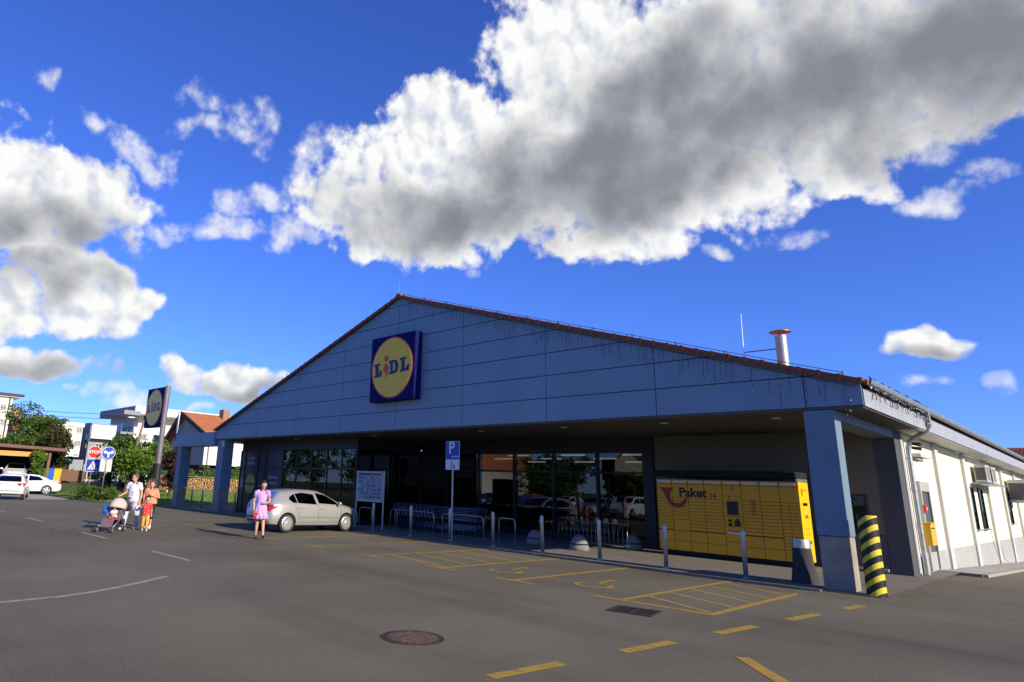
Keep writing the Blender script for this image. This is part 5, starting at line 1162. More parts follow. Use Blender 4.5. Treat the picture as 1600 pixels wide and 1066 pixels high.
m_bark = M('bark', (.075, .058, .042), .9, var=.3, scale=9, bump=.6)
def leaves(blobs, n, size, rnd):
    """leaf quads spread through a union of ellipsoids, denser towards the outside, in clumps"""
    mb = MB(); vol = [b[3]*b[4]*b[5] for b in blobs]; tot = sum(vol)
    for b, v in zip(blobs, vol):
        k = int(n*v/tot); nc = max(6, k//22)
        for c in range(nc):
            d = Vector((rnd.gauss(0, 1), rnd.gauss(0, 1), rnd.gauss(0, 1))).normalized()*(rnd.random()**.33)*rnd.uniform(.7, 1.04)
            cc = Vector((b[0]+d.x*b[3], b[1]+d.y*b[4], b[2]+d.z*b[5])); cr = rnd.uniform(.10, .20)*(b[3]+b[5])*.5+size*.5
            for i in range(22):
                p = cc+Vector((rnd.gauss(0, .55), rnd.gauss(0, .55), rnd.gauss(0, .45)))*cr; s = size*rnd.uniform(.6, 1.3)
                u = Vector((rnd.gauss(0, 1), rnd.gauss(0, 1), rnd.gauss(0, .7))).normalized(); w = u.orthogonal().normalized()
                w = (w*cos(i)+u.cross(w)*sin(i))*s*.5; u = u*s
                mb.add([p-u*.5, p+w*.6, p+u*.5, p-w*.6], [(0, 1, 2, 3)])
    return mb
def tree(name, label, cat, loc, blobs, n, size, mat, trunk=None, group=None, seed=1):
    rnd = random.Random(seed); t = thing(name, label, cat, loc, 0, group)
    if trunk:
        r, h = trunk; tb = MB().tube([(0, 0, -.1), (.04, .02, h*.4), (-.05, .05, h*.8), (.0, 0, h)], [r*1.3, r, r*.8, r*.5], 9)
        for b in blobs[:5]: tb.tube([(0, 0, h*.7), ((b[0])*.5, b[1]*.5, (h*.8+b[2])*.5+.1), (b[0], b[1], b[2])], [r*.5, r*.35, r*.12], 6)
        tb.build('trunk', m_bark, t, smooth=True)
    tag(leaves(blobs, n, size, rnd).build('crown' if trunk else 'foliage', mat, t))
    return t
def rblobs(w, d, h, z0, k, seed):
    rnd = random.Random(seed); out = []
    for i in range(k):
        a = rnd.random()*2*pi; q = rnd.random()**.5; f = rnd.random()
        out.append((q*cos(a)*w*.36, q*sin(a)*d*.36, z0+h*(.25+.55*f), w*rnd.uniform(.16, .30), d*rnd.uniform(.16, .30), h*rnd.uniform(.14, .26)))
    return out
lawn = MB(); poly = [(-46, -2.9), (-36, -2.95), (-26.5, -2.9), (-23.5, -2.5), (-20.6, -2.0), (-20.5, 40), (-60, 40), (-60, 2), (-46, 2)]
lo_ = bmesh.new(); vs_ = [lo_.verts.new((x, y, zg(x, y)+.07)) for x, y in poly]; lo_.faces.new(vs_); bmesh.ops.triangulate(lo_, faces=lo_.faces[:]); me = bpy.data.meshes.new('lawn'); lo_.to_mesh(me); lo_.free(); me.materials.append(m_lawn)
lw = bpy.data.objects.new('lawn', me); COL.objects.link(lw); lw['kind'] = 'structure'
for (a, b) in (((-36, -2.98), (-26.5, -2.95)), ((-26.5, -2.95), (-23.5, -2.55)), ((-23.5, -2.55), (-20.6, -2.05)), ((-20.55, -2.0), (-20.45, -.45))):
    n = max(1, round(hypot(b[0]-a[0], b[1]-a[1]))); 
    for i in range(n): f = (i+.5)/n; inst('kerb_stone', kme, lw, (a[0]+(b[0]-a[0])*f, a[1]+(b[1]-a[1])*f, .01), (0, 0, atan2(b[1]-a[1], b[0]-a[0])))
gr = MB(); rnd = random.Random(5)
for i in range(14000):
    x, y = rnd.uniform(-44, -20.8), rnd.uniform(-2.4, 16)
    if y < -2.9+(.0 if x < -26 else (x+26)*.17)+.15: continue
    h = rnd.uniform(.06, .17); a = rnd.random()*6.28; l = rnd.uniform(-.06, .06); w = .02
    gr.add([(x-w*cos(a), y-w*sin(a), .065), (x+w*cos(a), y+w*sin(a), .065), (x+l, y+rnd.uniform(-.05, .05), .07+h)], [(0, 1, 2)])
tag(gr.build('grass', leafmat('grass_blades', (.145, .225, .032))), 'short green lawn grass by the pole sign', 'grass', kind='stuff')
def ground(px, d): x, y = bear(px, d); return (x, y, zg(x, y))
def bush(label, px, d, w, h, mat, n=900, size=.11, seed=3, dd=None, group=None, cat='shrub'):
    x, y, z = ground(px, d); return tree('shrub', label, cat, (x, y, z), rblobs(w, dd or w*.8, h, -.25*h+.05, 7, seed), n, size, mat, None, group, seed)
bush('low clipped green bush at the kerb below the road signs, left one', 138, 46.6, 2.7, 1.45, m_lf[0], 3600, .10, 11, group='low bushes at the kerb'); bush('low clipped green bush at the kerb below the road signs, right one', 159, 46.0, 2.9, 1.45, m_lf[0], 3800, .10, 12, group='low bushes at the kerb')
bush('small purple-leaved plant beside the kerb bushes', 165, 45.2, .8, .75, m_lf[3], 300, .09, 13)

# ------------------------------------------------------------------ road signs at the exit
m_gpost = M('sign_post', (.40, .40, .40), .45, .6, var=.1)
x, y, z = ground(141, 47.0); fz = atan2(CAM.y-y, CAM.x-x)+pi/2-.12
k_ = 47.0/73.0
t = thing('stop_sign', 'red octagonal stop sign over a blue pedestrian crossing sign on one post', 'road sign', (x, y, z), fz)
ztop = hgt(151, 697, 47); zmid = hgt(150, 711, 47)
MB().tube([(-.03, .05, 0), (.0, .05, 2.4), (.02, .05, ztop-.1)], .032, 10).build('post', m_gpost, t, smooth=True)
R8 = .42; zc = ztop-.40; dx = .45
def shift(o, dx_): o.location.x += dx_; return o
pb = MB().prism(disc(8, R8, .0, zc, a0=pi/8), -.012, .0).build('stop_board', m_rsw, t); MB().prism(disc(8, R8*.92, .0, zc, a0=pi/8), -.018, -.0125).build('red_field', m_rsr, pb)
inst('lettering', text_mesh('lettering', 'STOP', .27, m_rsw, .003, .008), pb, (0, -.021, zc), (pi/2, 0, 0))
zb2 = zc-.84
cb = MB().box(-.42, .42, -.012, 0, zb2-.40, zb2+.40).build('crossing_board', m_rsw, t); MB().box(-.39, .39, -.016, -.0125, zb2-.37, zb2+.37).build('blue_field', m_rsb, cb)
MB().prism([(-.30, zb2-.28), (.30, zb2-.28), (0, zb2+.28)], -.020, -.0165).build('white_triangle', m_rsw, cb)
wk = MB().tube([(0, -.023, zb2+.08), (.01, -.023, zb2-.06), (.07, -.023, zb2-.15), (.09, -.023, zb2-.25)], .022, 5).tube([(.01, -.023, zb2-.06), (-.05, -.023, zb2-.15), (-.10, -.023, zb2-.25)], .022, 5).tube([(0, -.023, zb2+.05), (-.06, -.023, zb2-.04)], .014, 5).tube([(0, -.023, zb2+.05), (.07, -.023, zb2-.02)], .014, 5).ball((0, -.023, zb2+.13), .035, 8, 6)
wk.build('walking_figure', m_rsk, cb)
for i in range(-2, 3): MB().box(i*.11-.03, i*.11+.03, -.0225, -.0205, zb2-.29, zb2-.26).build('zebra_mark', m_rsk, cb)
for o in (pb, cb): o.location.x = .04
x, y, z = ground(163, 46.0); fz = atan2(CAM.y-y, CAM.x-x)+pi/2+.05
t = thing('direction_sign', 'round blue sign with two white arrows on a thin post', 'road sign', (x, y, z), fz); ztop = hgt(168, 698, 46)
MB().tube([(-.05, .05, 0), (0, .05, 2.2), (.05, .05, ztop-.1)], .030, 10).build('post', m_gpost, t, smooth=True)
zc = ztop-.40; R8 = .40
rb = MB().prism(disc(32, R8, 0, zc), -.012, 0).build('round_board', m_rsw, t); MB().prism(disc(32, R8*.93, 0, zc), -.017, -.0125).build('blue_field', m_rsb, rb)
ar = [(-.05, zc-.28), (.05, zc-.28), (.05, zc-.08), (.14, zc+.02), (.16, zc-.08), (.32, zc+.04), (.20, zc+.19), (.17, zc+.11), (.09, zc+.10), (.0, zc+.02), (-.09, zc+.10), (-.17, zc+.11), (-.20, zc+.19), (-.32, zc+.04), (-.16, zc-.08), (-.14, zc+.02), (-.05, zc-.08)]
MB().prism(ar, -.021, -.0175).build('arrows', m_rsw, rb); rb.location.x = .05
zl = hgt(163, 737, 46)
for s in (-1, 1): MB().box(s*.19-.15, s*.19+.15, .09, .10, zl, zl+.80).build('plate_back', M('sign_back', (.55, .55, .52), .5), t)
MB().box(-.30, .30, .11, .22, .30, .55).build('name_plate', m_rsw, t)

# ------------------------------------------------------------------ street furniture and yards beyond the street
x, y, z = ground(197, 60); hl = hgt(212, 656, 60); fz = atan2(CAM.y-y, CAM.x-x)+pi/2
t = thing('street_lamp', 'leaning wooden lamp post with a small white lantern by the trees', 'street lamp', (x, y, z), fz)
MB().tube([(0, 0, -.1), (.35, 0, hl*.5), (.80, 0, hl)], [.13, .11, .09], 10).build('post', M('old_wood', (.20, .13, .10), .85, var=.25, scale=8), t, smooth=True)
MB().tube([(.80, 0, hl-.05), (.3, 0, hl+.15), (-.05, 0, hl+.20)], .025, 6).build('arm', m_zinc, t); MB().ball((-.25, 0, hl+.17), (.32, .10, .07), 10, 6).build('lantern', m_white, t, smooth=True)
def wire(label, pts):
    t = thing('power_line', label, 'cable', (0, 0, 0)); MB().tube(pts, .022, 5).build('cable', MATS['wire_dark'], t); return t
def p3(px, py, d): r = bear(px, d, py); return (r[0], r[1], hgt(px, py, d))
wire('thick overhead cable crossing in front of the white flats', [p3(-30, 635, 56), p3(40, 640, 57), p3(110, 645, 58), p3(190, 648, 60)]); wire('thin overhead cable just below the thick one', [p3(-30, 642, 56), p3(40, 647, 57), p3(110, 652, 58), p3(190, 656, 60)])
def bin_(label, px, mat, w=.62):
    x, y, z = ground(px, 62); t = thing('wheelie_bin', label, 'bin', (x, y, z), atan2(CAM.y-y, CAM.x-x)+pi/2, 'wheelie bins beyond the street')
    MB().hexa([(-w*.40, -.28, .06), (w*.40, -.28, .06), (w*.40, .28, .06), (-w*.40, .28, .06)], [(-w/2, -.36, 1.0), (w/2, -.36, 1.0), (w/2, .36, 1.0), (-w/2, .36, 1.0)]).build('bin_body', mat, t, bevel=.02)
    MB().box(-w/2-.02, w/2+.02, -.39, .40, 1.002, 1.08).build('lid', mat, t, bevel=.02); MB().tube([(-w/2, .44, .95), (w/2, .44, .95)], .02, 6).build('handle', mat, t)
    for s in (-1, 1): MB().tube([(s*w*.42-.03, .28, .10), (s*w*.42+.03, .28, .10)], .10, 12).build('wheel', m_blk, t)
bin_('blue wheelie bin between the yellow and the green one', 79, M('bin_blue', (.01, .12, .55), .5, var=.08)); bin_('yellow wheelie bin at the right of the row', 88.5, M('bin_yellow', (.70, .46, .02), .5, var=.08)); bin_('small green wheelie bin at the left of the row', 70, M('bin_green', (.03, .10, .04), .5, var=.1), .55)
m_fwood = M('fence_wood', (.20, .115, .07), .85, var=.25, scale=5, bump=.3)
def board_fence(label, pa, da, pb_, db, h, bw=.16):
    a = Vector(ground(pa, da)); b = Vector(ground(pb_, db)); t = thing('wooden_fence', label, 'fence', a, atan2(b.y-a.y, b.x-a.x)); Lf = (b-a).length; n = int(Lf/bw)
    me = MB().box(0, bw*.86, -.012, .012, .08, h).mesh('board', m_fwood)
    for i in range(n): inst('board', me, t, (i*bw, 0, random.uniform(-.03, .03)))
    for z in (.3, h-.3): MB().box(0, Lf, .014, .06, z, z+.09).build('rail', m_fwood, t)
    for i in range(int(Lf/2.2)+1): MB().box(i*2.2, i*2.2+.1, .062, .16, 0, h+.05).build('post', m_fwood, t)
board_fence('brown board fence beyond the street left of the stop sign', 94, 63, 133, 65, 1.0); board_fence('dark brown board fence behind the salmon-dressed woman', 232, 66, 264, 68, 1.5)
t = thing('garden_railing', 'low pale garden railing on stones left of the road signs', 'railing', ground(134, 66), atan2(Vector(ground(162, 67)).y-Vector(ground(134, 66)).y, Vector(ground(162, 67)).x-Vector(ground(134, 66)).x))
for z in (.45, .85): MB().tube([(0, 0, z), (5.0, 0, z)], .03, 6).build('rail', m_gpost, t)
for i in range(4): MB().box(i*1.55, i*1.55+.10, -.05, .05, 0, .95).build('post', m_pil, t)
for i in range(9):
    x, y, z = ground(137+i*5.5, 64.2+random.uniform(-.4, .4)); o = tag(MB().ball((0, 0, .14), (random.uniform(.18, .34), random.uniform(.18, .3), random.uniform(.14, .24)), 9, 6).build('boulder', M('garden_stone', (.42, .41, .38), .9, var=.25, scale=4, bump=.5), smooth=True), 'pale rounded stone in the row below the garden railing', 'stone', 'row of pale stones beyond the street'); o.location = (x, y, z)
x, y, z = ground(266.5, 68); t = thing('marker_post', 'flat yellow marker post on the lawn near the left columns', 'post', (x, y, z), fz); MB().box(-.20, .20, -.06, .06, 0, 1.25).build('panel', M('marker_yellow', (.78, .62, .20), .6, var=.06), t, bevel=.03); MB().box(-.12, .12, -.065, -.061, .95, 1.12).build('plate', m_rsk, t)
# carport with its car, vine on the post
cx_, cy_, cz_ = ground(20, 60); fz = atan2(CAM.y-cy_, CAM.x-cx_)+pi/2
t = thing('carport', 'open brown carport with an orange beam at the left edge', 'carport', (cx_, cy_, cz_), fz)
zr = hgt(20, 700, 60)-cz_; zr2 = hgt(75, 707, 60)-cz_
MB().hexa([(-4.2, -1.4, zr+.10), (3.45, -1.2, zr2+.10), (3.45, 5.0, zr2+.10), (-4.2, 5.0, zr+.10)], [(-4.2, -1.4, zr+.34), (3.45, -1.2, zr2+.34), (3.45, 5.0, zr2+.34), (-4.2, 5.0, zr+.34)]).build('roof', M('carport_roof', (.16, .075, .06), .7, var=.2), t)
MB().box(-4.2, 2.1, -.75, -.60, zr-.62, zr-.24).build('front_beam', M('orange_timber', (.62, .32, .10), .7, var=.12, stretch=(.2, 1, 1)), t)
for x in (-4.0, 2.3): 
    for y in (-.68, 4.6): MB().box(x-.1, x+.1, y-.1, y+.1, 0, zr+.15).build('post', m_fwood, t)
MB().box(-4.2, 3.0, 4.8, 4.95, 0, zr).build('back_wall', m_black, t); MB().box(-4.2, -4.05, -.6, 4.8, 0, zr).build('side_wall', m_black, t)
car('hatch', HATCH, m_wpaint, (*bear(22, 61.3), cz_+.0), fz-pi/2, 'pale car parked nose-out in the carport')
x, y, z = ground(57, 58.8); tree('climbing_plant', 'green climber growing up the carport post', 'plant', (x, y, z), [(0, 0, .8, .40, .40, .8), (0, 0, 1.9, .6, .5, .8), (-.1, 0, 2.7, 1.0, .6, .5)], 3200, .16, m_lf[1], None, None, 21)

# trees and shrubs beyond the street
def T3(label, px, d, w, h, mat, n, seed, z0=0.0, trunk=(.16, 2.2), size=.24, k=12, name='tree'):
    x, y, z = ground(px, d); return tree(name, label, 'tree', (x, y, z), rblobs(w, w*.8, h-z0, z0, k, seed), n, size, mat, trunk, 'trees beyond the street', seed)
T3('dense green tree behind the carport roof', 40, 72, 6.6, 7.3, m_lf[0], 12000, 31, 1.0, k=26); T3('green tree at the left edge behind the carport', 2, 70, 4.2, 4.4, m_lf[0], 5000, 32, 1.0); T3('dark red-green tree right of the carport', 80, 66, 3.6, 5.2, m_lf[5], 6500, 33, .3, k=14)
T3('bushy green tree left of the pole sign, in front of the white flats', 222, 60, 5.6, 4.7, m_lf[1], 10000, 34, .4, (.14, 1.6), k=24); T3('green tree behind the street lamp', 188, 62, 3.8, 4.7, m_lf[0], 6000, 35, .6, (.14, 1.6), k=12); T3('dark purple-leaved tree beside the outer column', 267, 56, 2.8, 4.2, m_lf[3], 5000, 36, .2, (.12, 1.4), k=12)
T3('slim green tree right of the arrow sign', 172, 66, 2.6, 3.2, m_lf[1], 1500, 37, .3, (.1, 1.2), k=9)
bush('rust-orange shrub behind the bins', 97, 66, 2.6, 2.2, m_lf[4], 1500, .16, 41, cat='shrub'); bush('small dark green shrub in the garden right of the railing', 171, 64, 2.4, 1.3, m_lf[2], 1000, .15, 42); bush('dark hedge below the white flats', 150, 72, 7.0, 1.9, m_lf[2], 2600, .2, 43, 1.5, cat='hedge'); bush('dark thicket under the trees behind the family', 212, 64, 6.5, 2.3, m_lf[2], 3200, .2, 44, 1.8, cat='hedge')

# ------------------------------------------------------------------ woodpile and hedge behind the left columns
wp = thing('woodpile', 'long stack of split firewood behind the left columns', 'woodpile', (-51.2, 12.2, zg(-51.2, 16)))
m_cut = M('cut_wood', (.50, .30, .13), .85, var=.45, scale=5, bump=.3); m_barkd = M('log_bark', (.12, .075, .045), .9, var=.3, scale=6)
lg = MB(); le = MB(); rnd = random.Random(9)
for r in range(11):
    for c in range(82):
        y = c*.165+(r % 2)*.08+rnd.uniform(-.03, .03); z = .09+r*.145+rnd.uniform(-.025, .025); q = rnd.uniform(.058, .088); x = rnd.uniform(-.06, .08); kk = rnd.choice((3, 4, 5, 7)); a0 = rnd.random()*6
        lg.tube([(-.5, y, z), (x, y, z)], q, kk, True); le.add([(x+.004, y+q*.93*cos(a0+2*pi*i/kk), z+q*.93*sin(a0+2*pi*i/kk)) for i in range(kk)], [tuple(range(kk))])
tag(lg.build('logs', m_barkd, wp), kind='stuff'); tag(le.build('cut_ends', m_cut, wp), kind='stuff')
MB().box(-.55, .15, 0, 8.0, 1.72, 1.76).build('cover_sheet', M('cover_grey', (.28, .26, .25), .7), wp)
x0 = -53.2
tree('hedge', 'fresh green hedge rising behind the firewood stack', 'hedge', (x0, 18.5, zg(x0, 18)), [(0, -6+i*1.25, 1.7+.25*((i*7) % 3), .9, 1.1, 1.05) for i in range(11)], 5200, .17, m_lf[1], None, None, 51)

# ------------------------------------------------------------------ buildings beyond the street
m_bwh = M('white_flats_render', (.80, .79, .75), .85, var=.03, scale=.4); m_bgr = M('grey_and_shade_render', (.27, .28, .32), .85, var=.05, scale=.4); m_bbe = M('beige_flats_render', (.60, .57, .52), .85, var=.04); m_wing = M('window_blind', (.21, .215, .215), .5, var=.1, stretch=(1, 1, 12)); m_wdk = M('window_dark', (.04, .045, .05), .25, var=.1); m_otile = M('orange_roof', (.46, .155, .055), .8, var=.22, scale=1.2, bump=.5, bscale=6)  # the flats' grey is real paint on some parts, painted shade on end faces
def onX(px, py, X): r = ray(px, py); k = (X-CAM.x)/r.x; return CAM.y+r.y*k, CAM.z+r.z*k
def onY(px, py, Y): r = ray(px, py); k = (Y-CAM.y)/r.y; return CAM.x+r.x*k, CAM.z+r.z*k
def wallwin(parent, X, p, mat=None, frame=True):
    """window on a wall facing +X given by two image corners"""
    (x0, y0, x1, y1) = p; ya, za = onX(x0, y0, X); yb, zb = onX(x1, y1, X); z0, z1 = min(za, zb), max(za, zb); ya, yb = sorted((ya, yb))
    w = MB().box(X-.05, X+.03, ya-.07, yb+.07, z0-.07, z1+.07).build('window', m_pil, parent); MB().box(X+.031, X+.04, ya, yb, z0, z1).build('pane', mat or m_wing, w); MB().box(X+.031, X+.10, ya-.1, yb+.1, z0-.12, z0-.07).build('sill', m_pil, w); MB().box(X+.041, X+.05, (ya+yb)/2-.03, (ya+yb)/2+.03, z0, z1).build('glazing_bar', m_pil, w)
# cream block at the left edge
X = -66; t = thing('apartment_building', 'tall cream building cut by the left picture edge', 'building', (0, 0, 0)); y1, zt = onX(21, 621, X); y0, _ = onX(-60, 615, X)
MB().box(X-12, X, y0, y1, 0, zt).build('wall', M('cream_block', (.80, .76, .58), .85, var=.03), t); MB().box(X-12.6, X+.6, y0, y1+1.0, zt+.12, zt+.38).build('roof_edge', M('roof_edge_dark', (.07, .06, .055), .8), t); MB().box(X-12.4, X+.4, y0, y1+.8, zt, zt+.118).build('eave', m_bwh, t); MB().tube([(X+.1, y1-.3, 0), (X+.1, y1-.3, zt)], .07, 8).build('downpipe', MATS['roof_edge_dark'], t)
ya, za = onX(24, 651, X-6); yb, zb = onX(32.5, 639, X-6); MB().box(X-9, X-6, ya-.6, yb, za, zb).build('balcony', M('salmon_panel', (.66, .33, .22), .8), t)
wallwin(t, X, (2, 655, 8, 664)); wallwin(t, X, (2, 632, 8, 641))
# orange-roofed house far behind
X = -112; t = thing('house', 'distant house with a broad orange tiled roof and two chimneys', 'house', (0, 0, 0)); ya, zr = onX(15, 652, X); yb, _ = onX(96, 657, X); ye, ze = onX(50, 674, X+5)
MB().box(X-4.4, X+4.4, ya+.4, yb-.4, 0, ze+.1).build('wall', M('salmon_house', (.62, .42, .32), .85), t)
rf = MB().hexa([(X-5, ya, ze), (X+5, ya, ze), (X+5, yb, ze), (X-5, yb, ze)], [(X-.1, ya, zr), (X+.1, ya, zr), (X+.1, yb, zr), (X-.1, yb, zr)]).build('roof', m_otile, t)
for p in (57.5, 70.5): yc, zc_ = onX(p, 651, X+1.0); MB().box(X+.6, X+1.4, yc-.45, yc+.45, zr-1.6, zc_).build('chimney', M('chimney_salmon', (.52, .27, .17), .85), rf)
for p in (65, 74): yc, zc_ = onX(p, 668, X+3); MB().box(X+3.0, X+3.6, yc-.5, yc+.5, zc_-.3, zc_+.3).build('roof_window', m_wdk, rf)
# flats, left block
X = -58; t = thing('apartment_building', 'white flats with a roof terrace left of the road signs', 'building', (0, 0, 0))
y0, zt = onX(76, 657, X); y1, zt2 = onX(131, 662, X); zm = onX(90, 675, X)[1]; zl = onX(110, 713, X)[1]; yt = onX(101, 670, X)[0]; zp = onX(85, 664, X)[1]
MB().box(X-13, X, y0-1.0, y1, zl, zm).build('wall', m_bwh, t); MB().box(X-13, X-.02, yt, y1, zm+.001, zp).build('upper_wall', m_bbe, t); MB().box(X-13, X-4.0, y0, yt, zm+.001, zp).build('terrace_wall', m_wdk, t); MB().box(X-13, X+.10, y0, y1+.1, zp+.001, zt).build('roof_parapet', m_bwh, t)
MB().box(X-12, X-2.0, y0-.5, y1, 0, zl-.01).build('ground_floor', m_black, t); ya, za = onX(96, 719, X); yb, zb = onX(110, 714, X); MB().hexa([(X-2, ya, zb-.1), (X+.4, ya, za), (X+.4, yb, za), (X-2, yb, zb-.1)], [(X-2, ya, zb), (X+.4, ya, za+.08), (X+.4, yb, za+.08), (X-2, yb, zb)]).build('awning', M('turquoise_awning', (.02, .30, .24), .7), t)
ya, _ = onX(109, 720, X-1.8); yb, za = onX(128, 733, X-1.8); MB().box(X-2.4, X-1.7, ya, yb, 0, zl-.3).build('grey_screen', m_bgr, t)
for p in ((99, 688, 105, 696), (118, 689, 124, 697), (121, 668.5, 127, 676), (97.5, 708.5, 103.5, 712), (115, 709.5, 121, 712.5)): wallwin(t, X, p)
# flats, middle block: white upper volume over grey floors
X = -63; t = thing('apartment_building', 'white box of flats on grey lower floors behind the road signs', 'building', (0, 0, 0)); y0, zt = onX(145, 663, X); y1, _ = onX(183, 664, X); zm = onX(160, 686, X)[1]
MB().box(X-12, X, y0, y1, zm, zt).build('upper_wall', m_bwh, t); MB().box(X-12, X-.9, y0-.02, y1+3, 0, zm-.01).build('lower_wall', m_bgr, t); MB().box(X-12.2, X-.2, y0-.12, y0-.02, zm-3, zt+.2).build('side_wall', m_bgr, t); MB().box(X-12, X+.02, y0-.1, y1+.02, zt+.001, zt+.12).build('coping', m_bgr, t)  # thin grey side sheet paints the shade on the white block's side
for p in ((175, 685, 181, 688),): wallwin(t, X-.02, p)
wallwin(t, X-.9, (150, 694, 158, 701), m_wdk); xw, zw = onY(137, 684, y0-.13); MB().box(xw-.7, xw+.7, y0-.20, y0-.125, zw-.5, zw+.5).build('side_window', m_wdk, t); xw, zw = onY(133, 694, y0-.13); MB().box(xw-.6, xw+.6, y0-.20, y0-.125, zw-.5, zw+.5).build('side_window', M('yellow_blind', (.35, .32, .12), .6), t)  # the last side window has a yellowish blind
# flats, right block with cantilevered roof
X = -70; t = thing('apartment_building', 'white flats with a projecting flat roof right of the street lamp', 'building', (0, 0, 0)); y0, zw = onX(210, 667, X); y1, _ = onX(420, 660, X); yr, zr1 = onX(213, 634, X+.8); _, zr0 = onX(213, 646, X+.8)
MB().box(X-14, X, y0, y1, 0, zw).build('wall', m_bwh, t); MB().box(X-13, X-1.6, y0+1.0, y1-1, zw+.001, zr0-.001).build('penthouse_wall', m_bbe, t); rs = MB().box(X-13.5, X+.8, yr, y1+1, zr0, zr1).build('roof_slab', m_bwh, t)
MB().box(X-13.5, X+.8, yr-.10, yr-.002, zr0, zr1).build('slab_end_shade', m_bgr, rs); MB().box(X-14, X-.1, y0-.10, y0-.002, 0, zw).build('end_shade_sheet', m_bgr, t)  # grey sheets paint the shaded ends of the white slab and wall
for px_w in (197.5, 204.5): xw, zw_ = onY(px_w, 684, y0-.11); MB().box(xw-.45, xw+.45, y0-.16, y0-.104, zw_-1.1, zw_+1.1).build('slit_window', m_wdk, t)
xa, za = onY(173, 676, y0-2.0); xb, zb = onY(193, 662, y0-2.0); MB().box(xa, xb, y0-2.2, y0-.12, za-.3, za).build('balcony_floor', m_bgr, t); MB().box(xa, xb, y0-2.2, y0-2.1, za+.001, zb).build('balcony_glass', M('balcony_panel', (.10, .13, .18), .3), t); MB().box(xa-.6, xb+.6, y0-2.3, y0-.12, zb+1.2, zb+1.75).build('balcony_roof', m_bgr, t)
for p in ((217, 678, 228, 688), (239, 680, 252, 690)): wallwin(t, X, p)
wallwin(t, X-1.6, (276, 651, 290, 658), m_wdk); wallwin(t, X-1.6, (225, 649, 240, 657), m_wdk)
# house with dark verge and orange roof behind the canopy beam
Xn = -56.5; yg, _ = onX(318, 715, Xn); t = thing('house', 'house with steep orange roof and black verge above the canopy beam', 'house', (0, 0, 0))
xf, zf = onY(262, 697, yg); xa, za = onY(290, 647, yg); _, zn = onX(304, 674, Xn); _, zbm = onX(330, 727, Xn); y2 = yg+17
MB().prism([(Xn, zbm), (Xn, zn), (xa, za-.3), (xf+.6, zf), (xf+.6, zbm)], yg, y2).build('wall', m_bwh, t); MB().prism([(Xn+.02, zbm), (Xn+.02, zn-.05), (xa, za-.35), (xf+.6, zf-.05), (xf+.6, zbm)], yg-.06, yg-.002).build('gable_shade_sheet', m_bgr, t)  # grey sheet over the white gable: its shade put into the colour
MB().box(xf+1, Xn-.8, yg+.5, y2, 0, zbm-.01).build('undercroft', m_black, t); MB().box(Xn-.15, Xn+.05, yg+9.0, yg+9.4, 0, zbm).build('support_post', m_bwh, t)
sl_ = (za-zn)/(Xn-xa)
rf = MB().prism([(xa, za), (xa, za+.25), (Xn+1.0, zn-sl_*1.0+.25), (Xn+1.0, zn-sl_*1.0)], yg-.5, y2+.5).build('roof', m_otile, t)
MB().prism([(xa, za), (xa, za+.25), (xf-.5, zf+.35), (xf-.5, zf+.05)][::-1], yg-.5, y2+.5).build('far_roof', m_otile, t)
m_vg = M('black_verge', (.02, .018, .018), .8, var=.1)
MB().prism([(xa, za-.15), (xa, za+.3), (Xn+1.0, zn-sl_*1.0+.3), (Xn+1.0, zn-sl_*1.0-.15)], yg-.75, yg-.505).build('verge_board', m_vg, rf); MB().prism([(xa, za-.45), (xa, za+.3), (xf-.6, zf+.3), (xf-.6, zf-.45)][::-1], yg-.75, yg-.505).build('verge_board', m_vg, rf)
yc, zc_ = onX(352, 641, xa+1); MB().box(xa+.4, xa+1.6, yc-.5, yc+.5, za-1, zc_).build('chimney', M('chimney_brick', (.30, .18, .14), .85), rf); MB().box(xa-.2, xa+.15, yg-.9, yg-.76, za-2.6, za+.2).build('gable_post', m_bwh, t)
xw, zw = onY(276, 684, yg-.07); MB().box(xw-.5, xw+.5, yg-.12, yg-.065, zw-.9, zw+.9).build('gable_window', m_wdk, t); yc, _ = onX(322, 715, Xn); MB().tube([(Xn+.1, yc+.15, zbm), (Xn+.1, yc+.15, zn)], .08, 8).build('downpipe', MATS['chimney_brick'], t)
# neighbour's tiled roof beyond the right end of the store
t = thing('house', 'red tiled roof showing behind the far end of the store on the right', 'house', (0, 0, 0)); Yh = 66
xa, za = onY(1560, 699, Yh); xb, _ = onY(1680, 700, Yh); zE = onY(1600, 722, Yh-4)[1]
MB().box(xa+.6, xb-.6, Yh-3.4, Yh+5, -2, zE).build('wall', m_cream, t); rf = MB().hexa([(xa, Yh-4.2, zE-.1), (xb, Yh-4.2, zE-.1), (xb, Yh+6, zE-.1), (xa, Yh+6, zE-.1)], [(xa, Yh+.9, za), (xb, Yh+.9, za), (xb, Yh+1.0, za), (xa, Yh+1.0, za)]).build('roof', m_roof, t)
tw = MB().hexa([(0, 0, 0), (.26, 0, 0), (.26, .46, 0), (0, .46, 0)], [(.03, 0, .07), (.23, 0, .09), (.23, .44, .05), (.03, .44, .03)]).mesh('roof_tile', m_otile if False else M('red_tile', (.26, .075, .04), .75, var=.3, scale=2))
ln_ = hypot(5.1, za-zE+.1); nr = int(ln_/.42); an = atan2(za-zE+.1, 5.1)
for r in range(nr):
    for c in range(min(26, int((xb-xa)/.27))): inst('roof_tile', tw, rf, (xa+c*.27, Yh-4.2+r*.42*cos(an), zE-.1+r*.42*sin(an)+.01), (an, 0, 0))

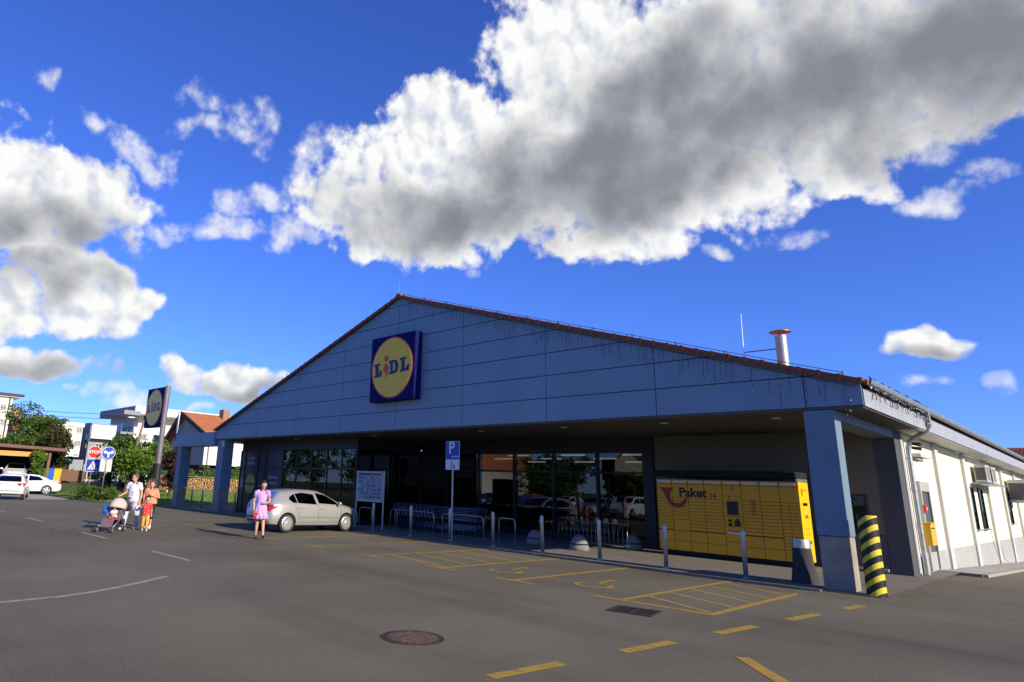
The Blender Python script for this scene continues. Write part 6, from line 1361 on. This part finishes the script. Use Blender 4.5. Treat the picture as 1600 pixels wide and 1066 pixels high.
# ------------------------------------------------------------------ what the shop window mirrors: the far side of the car park
t = thing('house', 'cream gabled house mirrored in the right shop window', 'house', (-29, -62, 0), radians(-25)); MB().prism([(-4, 0), (4, 0), (4, 5.0), (0, 8.2), (-4, 5.0)], -6, 6).build('wall', M('house_cream', (.74, .68, .48), .85), t)
for s in (-1, 1): MB().prism([(0, 8.2), (s*4.7, 4.5), (s*4.7, 4.75), (0, 8.5)][::s], -6.6, 6.6).build('roof', m_otile, t)
for x in (-2, 1.4):
    for z in (1.0, 3.6): w = MB().box(x-.5, x+.5, 6.0, 6.05, z, z+1.3).build('window', m_white, t); MB().box(x-.42, x+.42, 6.051, 6.06, z+.08, z+1.22).build('pane', m_wdk, w)
t = thing('house', 'orange-roofed house mirrored in the middle shop window', 'house', (-66, -78, 0), radians(-40)); MB().box(-6, 6, -5, 5, 0, 5.5).build('wall', M('house_pale', (.55, .52, .46), .85), t); MB().hexa([(-6.6, -5.6, 5.4), (6.6, -5.6, 5.4), (6.6, 5.6, 5.4), (-6.6, 5.6, 5.4)], [(-5, -.1, 9), (5, -.1, 9), (5, .1, 9), (-5, .1, 9)]).build('roof', m_otile, t)
for i, (x, y, w, h) in enumerate(((-28, -42, 8, 7), (-12, -50, 8, 9), (-52, -40, 9, 8), (-62, -30, 9, 8), (-4, -52, 8, 7), (6, -54, 9, 8), (-70, -42, 12, 11), (-60, -46, 11, 10), (-80, -38, 12, 12), (-66, -54, 12, 12), (-38, -52, 10, 8), (-44, -62, 10, 8), (-20, -44, 7, 5))):  # the largest are unseen trees added to darken the lobby glass
    tree('tree', ('green tree mirrored in the shop glass, %s') % ('beside the cream house', 'behind the cream house', 'left of the orange roof', 'at the far left', 'right of the cream house', 'at the far right', 'tall, added to darken the lobby glass, behind the far left one', 'tall, added to darken the lobby glass, left of the orange roof', 'tallest, added to darken the lobby glass, at the far left', 'tall, added to darken the lobby glass, behind the orange roof', 'round, left of the cream house', 'round, right of the orange roof', 'low, before the cream house')[i], 'tree', (x, y, 0), rblobs(w, w, h-1, .2, 14, 60+i), 3600, .45, m_lf[0], (.2, 2.5), 'trees across the car park', 60+i)
for (k, T_, pm, x, y, rz, lb) in (('sedan', SEDAN, m_wpaint, -14.2, -22, 90, 'white saloon mirrored in the middle of the shop glass'), ('hatch', HATCH, m_lblue, -11.4, -22, 90, 'blue-grey hatchback mirrored in the shop glass'), ('suv', SUV, m_wpaint, -8.6, -22.2, 90, 'white estate mirrored in the right pane of the shop glass'), ('hatch', HATCH, m_redpaint, -17.2, -22, -90, 'red hatchback mirrored in the left of the shop glass'), ('sedan', SEDAN, m_dkpaint, -22.6, -22, 90, 'dark saloon mirrored in the lobby glass'), ('hatch', HATCH, m_silver, -4.4, -22.1, -90, 'silver hatchback across the car park, mirrored by the parcel locker')):
    car(k, T_, pm, (x, y), radians(rz), lb, 'alloy' if k != 'hatch' else 'cap')
